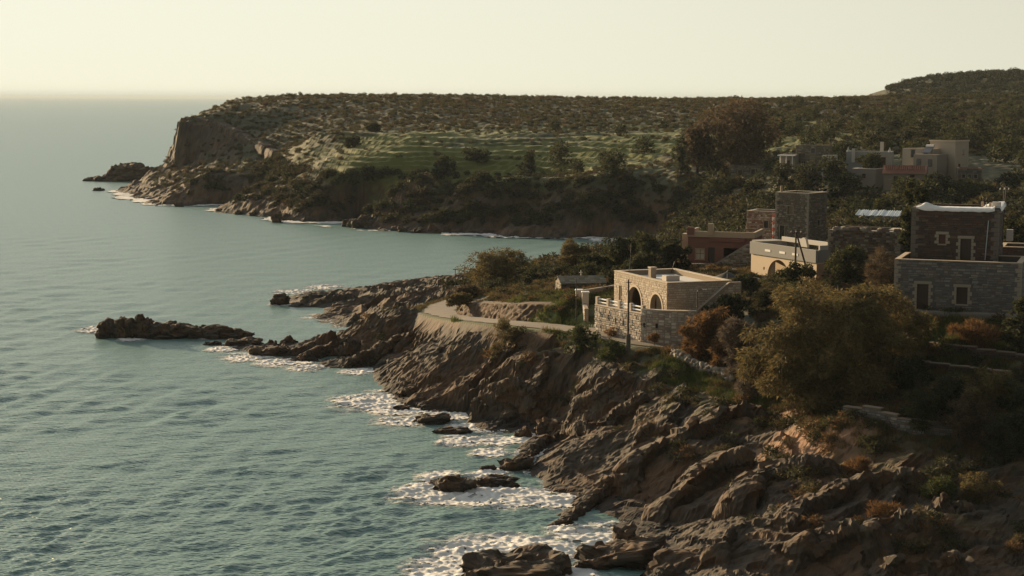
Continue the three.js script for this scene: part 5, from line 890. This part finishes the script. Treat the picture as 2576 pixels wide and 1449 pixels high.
// small clumps set round the big lobes, so that the crown breaks into tufts with gaps
function tufts(ls, per, size, seed) {
  const r = rng(seed), out = [];
  for (const [x, y, z, a, b, c] of ls) for (let i = 0; i < per; i++) { const u = r() * 1.8 - 0.75, t = r() * 6.283, s = Math.sqrt(Math.max(0, 1 - Math.min(1, u * u))), q = 0.55 + 0.5 * r(), k = size * (0.6 + 0.8 * r()); out.push([x + s * Math.cos(t) * a * q, Math.max(k * 0.4, y + u * b * q), z + s * Math.sin(t) * c * q, k * 1.15, k * 0.8, k * 1.15]); }
  return out;
}
function tree(name, label, px0, px1, top, base, { tones, n = 3000, len = 0.35, wid = 0.05, lobes = 9, droop = 0.2, seed = 1, d, depth = 0.85, low = 0.12, category = 'tree', trunk = 0.2, group, hgt }) {
  const pc = (px0 + px1) / 2, p = d ? atD(pc, base, d) : hit(pc, base), k = -p.z / FOCAL, W = (px1 - px0) * k, H = (base - top) * k, D = W * depth;
  const ls = lobesFor(W, H, D, lobes, seed, low), B = thing(name, label, category, p, (seed * 1.7) % 6.28, group);
  mesh(trunk > 0.1 ? 'trunk' : 'stems', trunkGeo(H, trunk, ls, seed + 5), BARK, B);
  const tl = n >= 2000 && -p.z < 260 ? tufts(ls, n > 6000 ? 9 : 6, Math.max(0.32, W * 0.085), seed + 3) : ls;
  mesh(trunk > 0.1 ? 'crown' : 'foliage', crownGeo(tl, n, len, wid * 1.35, TONES[tones], seed + 9, droop), LEAF, B);
  return B;
}
// near plants
{
  const p = hit(2070, 1032), B = thing('great_tamarisk', 'huge feathery olive-brown tamarisk spreading below the grey house', 'tree', p), k = -p.z / FOCAL;
  const ls = [[1945, 870, 75, 80], [1990, 950, 80, 70], [2050, 800, 95, 85], [2130, 785, 95, 75], [2010, 775, 70, 55], [2090, 900, 100, 95], [2190, 860, 90, 90], [2245, 790, 60, 55], [2150, 960, 90, 70], [2040, 985, 70, 50], [1925, 950, 45, 50], [2240, 900, 60, 60], [2180, 770, 70, 50], [2285, 880, 50, 60], [1975, 820, 70, 60], [2180, 1000, 70, 40], [2040, 880, 80, 85, 3], [2120, 830, 85, 80, 2.4], [2100, 960, 90, 60, 3.2], [1985, 905, 60, 70, 2.4], [2070, 985, 90, 45, 2.6], [2150, 900, 80, 80, 2.8]].map(([px, py, w, h, z], i) => [(px - 2070) * k, (1032 - py) * k, z ?? Math.sin(i * 2.3) * 2.6 - 1.2, w * k, h * k, w * k * 0.95]);
  mesh('trunk', trunkGeo(8, 0.5, ls, 3), BARK, B); mesh('crown', crownGeo(tufts(ls, 19, 0.85, 22), 72000, 0.32, 0.06, TONES.tamarisk, 21, 0.35, 0.35), LEAF, B);
}
tree('tamarisk_tree', 'olive tamarisk standing right behind the great tamarisk', 2170, 2340, 770, 930, { tones: 'tamarisk', n: 12000, len: 0.45, wid: 0.04, lobes: 11, seed: 4, d: 143, droop: 0.35 });
tree('rusty_tamarisk', 'rust-orange leafed tamarisk bush below the curved terrace wall', 1718, 1838, 785, 912, { tones: 'rust', n: 12000, len: 0.4, wid: 0.035, lobes: 11, seed: 7, droop: 0.3, low: 0.15, d: 156 });
tree('rusty_tamarisk', 'greyish rust bush between rust-orange bush and great tamarisk', 1812, 1912, 800, 965, { tones: 'grey', n: 9000, len: 0.45, wid: 0.03, lobes: 10, seed: 8, droop: 0.2, d: 150 });
tree('shrub', 'rust bush with greenish top behind the dry stone wall', 1780, 1890, 830, 945, { tones: 'rust', n: 8000, len: 0.4, wid: 0.035, lobes: 9, seed: 9, d: 153, droop: 0.3, trunk: 0.08 });
tree('garden_tree', 'dark green garden tree behind the stair of the arched house', 1778, 1880, 742, 832, { tones: 'dark', n: 7000, len: 0.22, wid: 0.06, lobes: 9, seed: 11, d: 163 });
tree('garden_tree', 'dark bush crowding the lamp post behind the arched house', 1835, 1925, 690, 790, { tones: 'dark', n: 7000, len: 0.22, wid: 0.06, lobes: 9, seed: 12, d: 182 });
tree('garden_tree', 'mixed green bush between parasol and great tamarisk', 1885, 1960, 735, 830, { tones: 'olive', n: 5000, len: 0.22, wid: 0.05, lobes: 8, seed: 13, d: 170 });
tree('garden_tree', 'rounded dark tree under the A-shaped utility pole', 1952, 2056, 662, 752, { tones: 'dark', n: 7000, len: 0.24, wid: 0.06, lobes: 9, seed: 14, d: 186 });
tree('pine_tree', 'dark layered pine with yellow-green tips before the brown house', 2066, 2196, 614, 735, { tones: 'pine', n: 8500, len: 0.25, wid: 0.06, lobes: 12, seed: 15, d: 184 });
tree('shrub', 'pinkish bare twiggy shrub beside the brown house corner', 2178, 2252, 638, 735, { tones: 'brown', n: 4200, len: 0.55, wid: 0.016, lobes: 7, seed: 16, d: 176, droop: -0.6, trunk: 0.08 });
tree('garden_tree', 'broad dark tree at the corner of the grey house', 2512, 2640, 742, 905, { tones: 'dark', n: 9000, len: 0.25, wid: 0.06, lobes: 11, seed: 17, d: 141 });
tree('garden_tree', 'olive-green tree rising left behind the dark tower', 2268, 2340, 462, 640, { tones: 'pine', n: 6000, len: 0.3, wid: 0.07, lobes: 10, seed: 18, d: 196 });
tree('garden_tree', 'slim olive-green tree beside the left edge of the dark tower', 2262, 2300, 520, 650, { tones: 'pine', n: 3500, len: 0.3, wid: 0.06, lobes: 8, seed: 19, d: 190 });
tree('garden_tree', 'yellowish bush growing right behind the dark tower', 2508, 2620, 552, 640, { tones: 'pine', n: 5000, len: 0.3, wid: 0.06, lobes: 8, seed: 20, d: 190 });
tree('shrub', 'round yellow-green bush tucked left of the great tamarisk top', 1972, 2040, 716, 775, { tones: 'green', n: 3500, len: 0.18, wid: 0.05, lobes: 5, seed: 22, d: 165, trunk: 0.08 });
const brush = [[2330, 2440, 950, 1075], [2420, 2540, 940, 1085], [2500, 2620, 960, 1100], [2380, 2490, 1000, 1120], [2270, 2370, 985, 1085], [2480, 2600, 1030, 1150], [2250, 2330, 905, 985], [2560, 2680, 900, 1000]];
brush.forEach(([a, b, t, s], i) => tree('shrub', ['tall tangled bush below the lower garden wall', 'wide tangled bush with yellow-green sprays below the lower garden wall', 'dark tangled bush on the bank under the garden walls', 'low brownish bush among the tangle under the garden walls', 'dark bush between great tamarisk and garden bank', 'shaded bush at the foot of the garden bank', 'bush growing over the end of the upper garden wall', 'bush beside the broad dark tree below the grey house'][i], a, b, t, s, { tones: ['olive', 'tamarisk', 'dark', 'brown', 'dark', 'olive', 'dark', 'olive'][i], n: 6000, len: 0.35, wid: 0.04, lobes: 8, seed: 30 + i, droop: 0.1, trunk: 0.09 }));
tree('shrub', 'bright green bush on the cliff edge below the ramp', 1418, 1506, 818, 886, { tones: 'green', n: 5200, len: 0.17, wid: 0.045, lobes: 8, seed: 41, trunk: 0.07 });
tree('shrub', 'small green bush on the cliff edge beside the concrete-stubbed pole', 1508, 1578, 858, 905, { tones: 'green', n: 3600, len: 0.16, wid: 0.045, lobes: 6, seed: 42, trunk: 0.07 });
tree('shrub', 'dry brown bush hanging on the cliff under the road bend', 1228, 1310, 812, 880, { tones: 'tan', n: 4200, len: 0.22, wid: 0.03, lobes: 7, seed: 43, trunk: 0.07 });
tree('shrub', 'dry orange bush at the foot of the terrace wall', 1630, 1660, 838, 858, { tones: 'rust', n: 1200, len: 0.2, wid: 0.02, lobes: 4, seed: 44, trunk: 0.05, d: 161.5 });
tree('shrub', 'small dry bush against the terrace wall under the drain holes', 1520, 1556, 826, 848, { tones: 'rust', n: 1200, len: 0.2, wid: 0.02, lobes: 4, seed: 45, trunk: 0.05, d: 168 });
tree('shrub', 'rust-brown grass-like bush on the grass before the grey house', 2400, 2500, 815, 880, { tones: 'rust', n: 4200, len: 0.5, wid: 0.02, lobes: 8, seed: 46, droop: -0.7, trunk: 0.06 });
tree('shrub', 'grey-brown bush at the lower end of the dry stone wall', 1840, 1930, 930, 1000, { tones: 'grey', n: 4500, len: 0.35, wid: 0.025, lobes: 7, seed: 47, trunk: 0.07 });
tree('shrub', 'scrubby bush over the red soil path', 1985, 2060, 985, 1040, { tones: 'brown', n: 3500, len: 0.3, wid: 0.03, lobes: 6, seed: 48, trunk: 0.07 });
tree('shrub', 'yellow-green cushion bush among the slabs of the near slope', 2320, 2400, 1205, 1262, { tones: 'green', n: 4000, len: 0.16, wid: 0.03, lobes: 7, seed: 49, trunk: 0.06 });
tree('shrub', 'yellow-brown bush above the dark ledges of the near slope', 2410, 2510, 1200, 1255, { tones: 'tamarisk', n: 4000, len: 0.18, wid: 0.03, lobes: 7, seed: 50, trunk: 0.06 });
tree('shrub', 'rust-coloured tuft bush beside the sloping slab', 2130, 2190, 1160, 1200, { tones: 'rust', n: 2400, len: 0.3, wid: 0.02, lobes: 5, seed: 51, trunk: 0.05, droop: -0.4 });
tree('shrub', 'rust-coloured tuft bush on a ledge between two slabs', 2180, 2260, 1270, 1302, { tones: 'rust', n: 2200, len: 0.3, wid: 0.02, lobes: 5, seed: 52, trunk: 0.05, droop: -0.4 });
// trees along the shore of the bay
tree('tamarisk_tree', 'broad tan tamarisk standing at the root of the flat spit', 1168, 1340, 632, 724, { tones: 'tan', n: 13000, len: 0.4, wid: 0.045, lobes: 13, seed: 61, d: 236, low: 0.2, droop: 0.1 });
tree('tamarisk_tree', 'smaller tan tamarisk with thin crown beside the shore pole', 1394, 1490, 608, 680, { tones: 'tan', n: 7500, len: 0.35, wid: 0.045, lobes: 10, seed: 62, d: 246, low: 0.2, droop: 0.1 });
[[1520, 1632, 588, 700, 'dark'], [1590, 1690, 594, 705, 'dark'], [1650, 1732, 600, 705, 'olive'], [1560, 1650, 640, 715, 'dark'], [1455, 1545, 640, 712, 'dark']].forEach(([a, b, t, s, tn], i) => tree('shore_tree', ['tallest dark evergreen of the clump left of the red house', 'rounded evergreen in the middle of the clump left of the red house', 'olive-green tree touching the red house', 'lower dark tree before the evergreen clump', 'spreading dark tree at the seaward end of the evergreen clump'][i], a, b, t, s, { tones: tn, n: 9000, len: 0.26, wid: 0.07, lobes: 11, seed: 70 + i, d: [222, 218, 214, 210, 224][i], low: 0.05 }));
[[1290, 1390, 672, 730, 'dark'], [1370, 1470, 668, 728, 'olive'], [1440, 1530, 664, 716, 'dark'], [1515, 1600, 670, 735, 'dark'], [1190, 1290, 708, 752, 'olive'], [1140, 1210, 722, 756, 'brown'], [1300, 1400, 706, 745, 'olive'], [1130, 1180, 742, 765, 'tan'], [1220, 1280, 728, 758, 'dark']].forEach(([a, b, t, s, tn], i) => tree('shrub', ['dark bush between the tan tamarisks', 'olive bush below the smaller tan tamarisk', 'dark bush before the evergreen clump', 'dark bush behind the left corner of the arched house', 'olive bush on the field behind the bank', 'brown bush above the road bend', 'low olive bush beside the stone hut', 'tan tuft bush at the end of the field bank', 'small dark bush in the middle of the field'][i], a, b, t, s, { tones: tn, n: 4500, len: 0.25, wid: 0.055, lobes: 8, seed: 80 + i, trunk: 0.09, d: [228, 224, 216, 200, 216, 212, 212, 205, 210][i] }));
// far landmark trees
tree('great_eucalyptus', 'huge brown-green eucalyptus towering over the far village', 1745, 1965, 258, 452, { tones: 'brown', n: 9000, len: 0.8, wid: 0.16, lobes: 16, seed: 91, d: 398, low: 0.25, trunk: 0.7, droop: 0.4 });
tree('great_eucalyptus', 'slim brown eucalyptus with bare trunk left of the huge one', 1716, 1790, 305, 448, { tones: 'brown', n: 3500, len: 0.8, wid: 0.15, lobes: 9, seed: 92, d: 400, low: 0.4, trunk: 0.4, droop: 0.4 });
[[1508, 1582, 386, 445], [1310, 1348, 384, 440], [1095, 1140, 395, 432], [1160, 1235, 376, 404], [1690, 1730, 350, 440], [870, 905, 345, 368], [925, 960, 310, 330]].forEach(([a, b, t, s], i) => tree('lone_tree', ['big round dark tree on the headland cliff rim', 'upright dark tree on the cliff rim above the bay', 'dark tree overhanging the cliff rim amid green terraces', 'twin dark bush among the green terraces', 'slender dark tree beside the eucalyptus', 'lone dark bush on the open scrub slope', 'small dark bush high on the open scrub slope'][i], a, b, t, s, { tones: 'dark', n: 1600, len: 0.5, wid: 0.16, lobes: 7, seed: 100 + i, low: 0.05 }));
[[2160, 2222, 388, 428, 341, 'bushy dark tree hiding the middle of the pale blue house'], [1990, 2062, 410, 478, 338, 'leafy dark tree below the dark tower house'], [2236, 2330, 448, 505, 316, 'broad dark tree below the tiled annex'], [2092, 2165, 436, 486, 330, 'rounded tree left of the small grey house'], [1930, 2000, 415, 472, 345, 'dark tree covering the foot of the porch house'], [2376, 2470, 452, 510, 318, 'dark tree below the flat stone house'], [2060, 2130, 400, 450, 335, 'tree standing before the white shed'], [2320, 2390, 440, 490, 322, 'slim tree at the foot of the beige villa'], [2190, 2250, 500, 552, 300, 'dark tree above the blue-white shed']].forEach(([a, b, t, s, d, lb], i) => tree('village_tree', lb, a, b, t, s, { tones: ['dark', 'olive', 'pine'][i % 3], n: 1900, len: 0.45, wid: 0.12, lobes: 8, seed: 120 + i, d, low: 0.05 }));
// ------------------------------------------------------------------ scattered trees and scrub
const HOUSES = scene.children.filter(o => ['house', 'tower', 'shed'].includes(o.userData.category) && o.position.z < -270).map(o => [o.position.x, o.position.z]);
const project = v => { const q = v.clone().sub(camera.position).applyQuaternion(camera.quaternion.clone().invert()); return [CX + FOCAL * q.x / -q.z, CY - FOCAL * q.y / -q.z]; };
{
  const protos = [0, 1, 2, 3, 4].map(i => { const ls = lobesFor(4.2, 3.6, 4, 7, 200 + i, 0.12); return [trunkGeo(3.4, 0.16, ls, 210 + i, true), crownGeo(ls, 620, 0.5, 0.17, TONES[i === 1 ? 'olive' : 'dark'], 220 + i, 0.1)]; });
  const r = rng(333); let made = 0;
  const spots = [];
  // rows of dark evergreens over the right of the plateau, thinner over the green terraces
  for (let t = 0; t < 6000 && spots.length < 290; t++) {
    const px = 1380 + r() * 1240, d = 300 + Math.pow(r(), 0.8) * 350, x = (px - CX) / FOCAL * d, h = RBF(x, -d)[0], py = 247 + (EYE - h) * FOCAL / d;
    const dens = px < 1480 ? 0.12 : px < 1750 ? (py < 320 ? 0.6 : 0.14) : 0.85;
    if (h < 5 || (d > 540 && px < 1850) || r() > dens * sst(-0.5, 0.4, fbm2(x / 30, d / 30, 2) + 0.15)) continue;
    if (HOUSES.some(s => Math.hypot(s[0] - x, s[1] + d) < 8)) continue;
    if (spots.some(s => Math.hypot(s[0] - x, s[1] + d) < 3.2)) continue;
    spots.push([x, -d, (0.7 + 0.75 * r()) * lerp(1, 0.45, sst(470, 580, d))]);
  }
  const label = ' among many on the slope behind the village';
  for (const [x, z, s] of spots) {
    const kind = Math.floor(r() * 5), [tg, cg] = protos[kind], B = thing('hillside_tree', kind === 1 ? (s > 0.9 ? 'tall olive-toned tree' : 'small olive-toned tree') + label : (s > 1.15 ? 'large rounded dark evergreen' : s > 0.75 ? 'middling rounded dark evergreen' : 'small rounded dark evergreen') + label, 'tree', new THREE.Vector3(x, L(x, z) - 0.2, z), r() * 6.28, 'evergreens scattered over the slope behind the village');
    B.scale.set(s, s * (0.8 + 0.4 * r()), s); mesh('trunk', tg, BARK, B); mesh('crown', cg, LEAF, B);
  }
}
function scatter(name, label, category, geo, m, count, tryAt, seed) {
  const r = rng(seed), M = [], C = [], q = new THREE.Quaternion(), up = new THREE.Vector3(0, 1, 0);
  for (let t = 0; t < count * 12 && M.length < count; t++) { const s = tryAt(r); if (!s) continue; const [x, z, k, c] = s, y = L(x, z); if (y < 1.2) continue; q.setFromAxisAngle(up, r() * 6.28); M.push(new THREE.Matrix4().compose(new THREE.Vector3(x, y - 0.06 * k, z), q, new THREE.Vector3(k, k * (0.7 + 0.5 * r()), k))); C.push(c); }
  const im = new THREE.InstancedMesh(geo, m, M.length); M.forEach((mm, i) => { im.setMatrixAt(i, mm); im.setColorAt(i, new THREE.Color().setRGB(...C[i])); });
  im.name = numbered(name); im.castShadow = im.receiveShadow = true; scene.add(im); return tag(stuff(im), label, category);
}
const cushion = crownGeo(lobesFor(1.7, 0.95, 1.6, 6, 300, 0.1), 170, 0.34, 0.13, [[1, 1, 1], [0.8, 0.8, 0.8], [1.15, 1.1, 1]], 301, 0.0, 0.6);
const tone = (r, list) => { const c = list[Math.floor(r() * list.length)], k = 0.75 + 0.5 * r(); return c.map(v => v * k); };
scatter('headland_scrub', 'low dark scrub covering the headland plateau', 'scrub', cushion, LEAF, 15000, r => {
  const d = 395 + r() * 330, x = (-0.21 + r() * 0.56) * d, terr = sst(-75, -45, x) * (1 - sst(70, 100, x)) * sst(412, 430, d) * (1 - sst(500, 560, d));
  const n = fbm2(x / 9, d / 5, 3); if (RBF(x, -d)[0] < 3 || r() > lerp(0.72, 0.05, terr) * sst(-0.35, 0.3, n + 0.1)) return null;
  return [x, -d, 0.35 + 0.75 * r() * r() + 0.2 * r(), tone(r, r() < 0.8 ? [[0.09, 0.082, 0.036], [0.062, 0.062, 0.026], [0.11, 0.094, 0.044]] : TONES.brown)];
}, 401);
scatter('hill_scrub', 'dark scrub covering the far rounded hill', 'scrub', cushion, LEAF, 4600, r => { const d = 680 + r() * 330, x = (0.218 + r() * 0.2) * d; if (r() > 0.75 + fbm2(x / 30, d / 30, 2)) return null; return [x, -d, 1.0 + 1.1 * r(), tone(r, [[0.04, 0.043, 0.02], [0.05, 0.05, 0.024], [0.032, 0.036, 0.016]])]; }, 405);
scatter('cliff_scrub', 'dark bushes clinging to the headland cliff and ravine', 'scrub', cushion, LEAF, 3600, r => {
  const d = 270 + r() * 260, x = (-0.19 + r() * 0.52) * d, h = RBF(x, -d)[0]; if (h < 2.5 || h > (x > -70 && x < 75 ? 12.6 : 16) || HOUSES.some(s => Math.hypot(s[0] - x, s[1] + d) < 6)) return null; if (r() > sst(-0.4, 0.3, fbm2(x / 14, d / 8, 3))) return null;
  return [x, -d, 0.8 + 1.5 * r() * r() + (d < 380 && x > 30 ? 0.5 : 0), tone(r, [[0.035, 0.042, 0.018], [0.045, 0.047, 0.02], [0.06, 0.052, 0.026]])];
}, 402);
const tuft = (() => { const r = rng(77), n = 34, pos = [], col = []; for (let i = 0; i < n; i++) { const a = r() * 6.28, q = 0.3 * Math.sqrt(r()), x = q * Math.cos(a), z = q * Math.sin(a), b = r() * 6.28, l = 0.18 + 0.3 * r(), lean = 0.25 + 0.4 * r(), w = 0.014 + 0.012 * r(); pos.push(x - w * Math.sin(b), -0.03, z + w * Math.cos(b), x + w * Math.sin(b), -0.03, z - w * Math.cos(b), x + l * lean * Math.cos(b), l, z + l * lean * Math.sin(b)); const k = 0.8 + 0.4 * r(); for (let j = 0; j < 3; j++) col.push(k, k, k); } const g = new THREE.BufferGeometry(); g.setAttribute('position', new THREE.Float32BufferAttribute(pos, 3)); g.setAttribute('color', new THREE.Float32BufferAttribute(col, 3)); g.computeVertexNormals(); return g; })();
const clear = (x, z, m) => roadNear(x, z)[0] > m && !(x > 7 && x < 24 && z > -181 && z < -160);
scatter('meadow_grass', 'grass and dry stalks over the near slopes and fields', 'grass', tuft, LEAF, 26000, r => {
  const d = 118 + r() * 125, x = (-0.06 + r() * 0.4) * d, [h, rock] = RBF(x, -d); if (h < 3.5 || rock > 0.62 || !clear(x, -d, 2.4)) return null;
  let g = 0; for (const [gx, gz, rr, s] of greenSpots) g = Math.max(g, 1 - sst(rr, rr + s, Math.hypot(x - gx, -d - gz)));
  const n = fbm2(x / 4, d / 4, 3); if (r() > 0.35 + g + n) return null;
  return [x, -d, 0.7 + 0.9 * r(), r() < g * 0.9 ? tone(r, [[0.085, 0.11, 0.028], [0.07, 0.095, 0.022], [0.11, 0.12, 0.035]]) : tone(r, [[0.16, 0.115, 0.05], [0.13, 0.085, 0.042], [0.09, 0.08, 0.032], [0.06, 0.06, 0.025]])];
}, 403);
const small = crownGeo(lobesFor(0.9, 0.5, 0.85, 5, 310, 0.1), 220, 0.16, 0.03, [[1, 1, 1], [0.8, 0.8, 0.8], [1.15, 1.1, 1]], 311, 0.0, 0.5);
scatter('coast_scrub', 'small thorny scrub cushions on the near cliffs and banks', 'scrub', small, LEAF, 2600, r => {
  const d = 106 + r() * 150, x = (-0.09 + r() * 0.42) * d, [h, rock] = RBF(x, -d); if (h < 3.6 || !clear(x, -d, 2.8)) return null; const n = fbm2(x / 6 + 30, d / 6, 3); if (r() > sst(0.0, 0.45, n + (rock < 0.3 ? 0.12 : -0.02))) return null;
  return [x, -d, 0.7 + 1.1 * r(), tone(r, [[0.10, 0.08, 0.036], [0.06, 0.06, 0.026], [0.045, 0.048, 0.02], [0.15, 0.09, 0.042]])];
}, 404);
renderer.render(scene, camera);
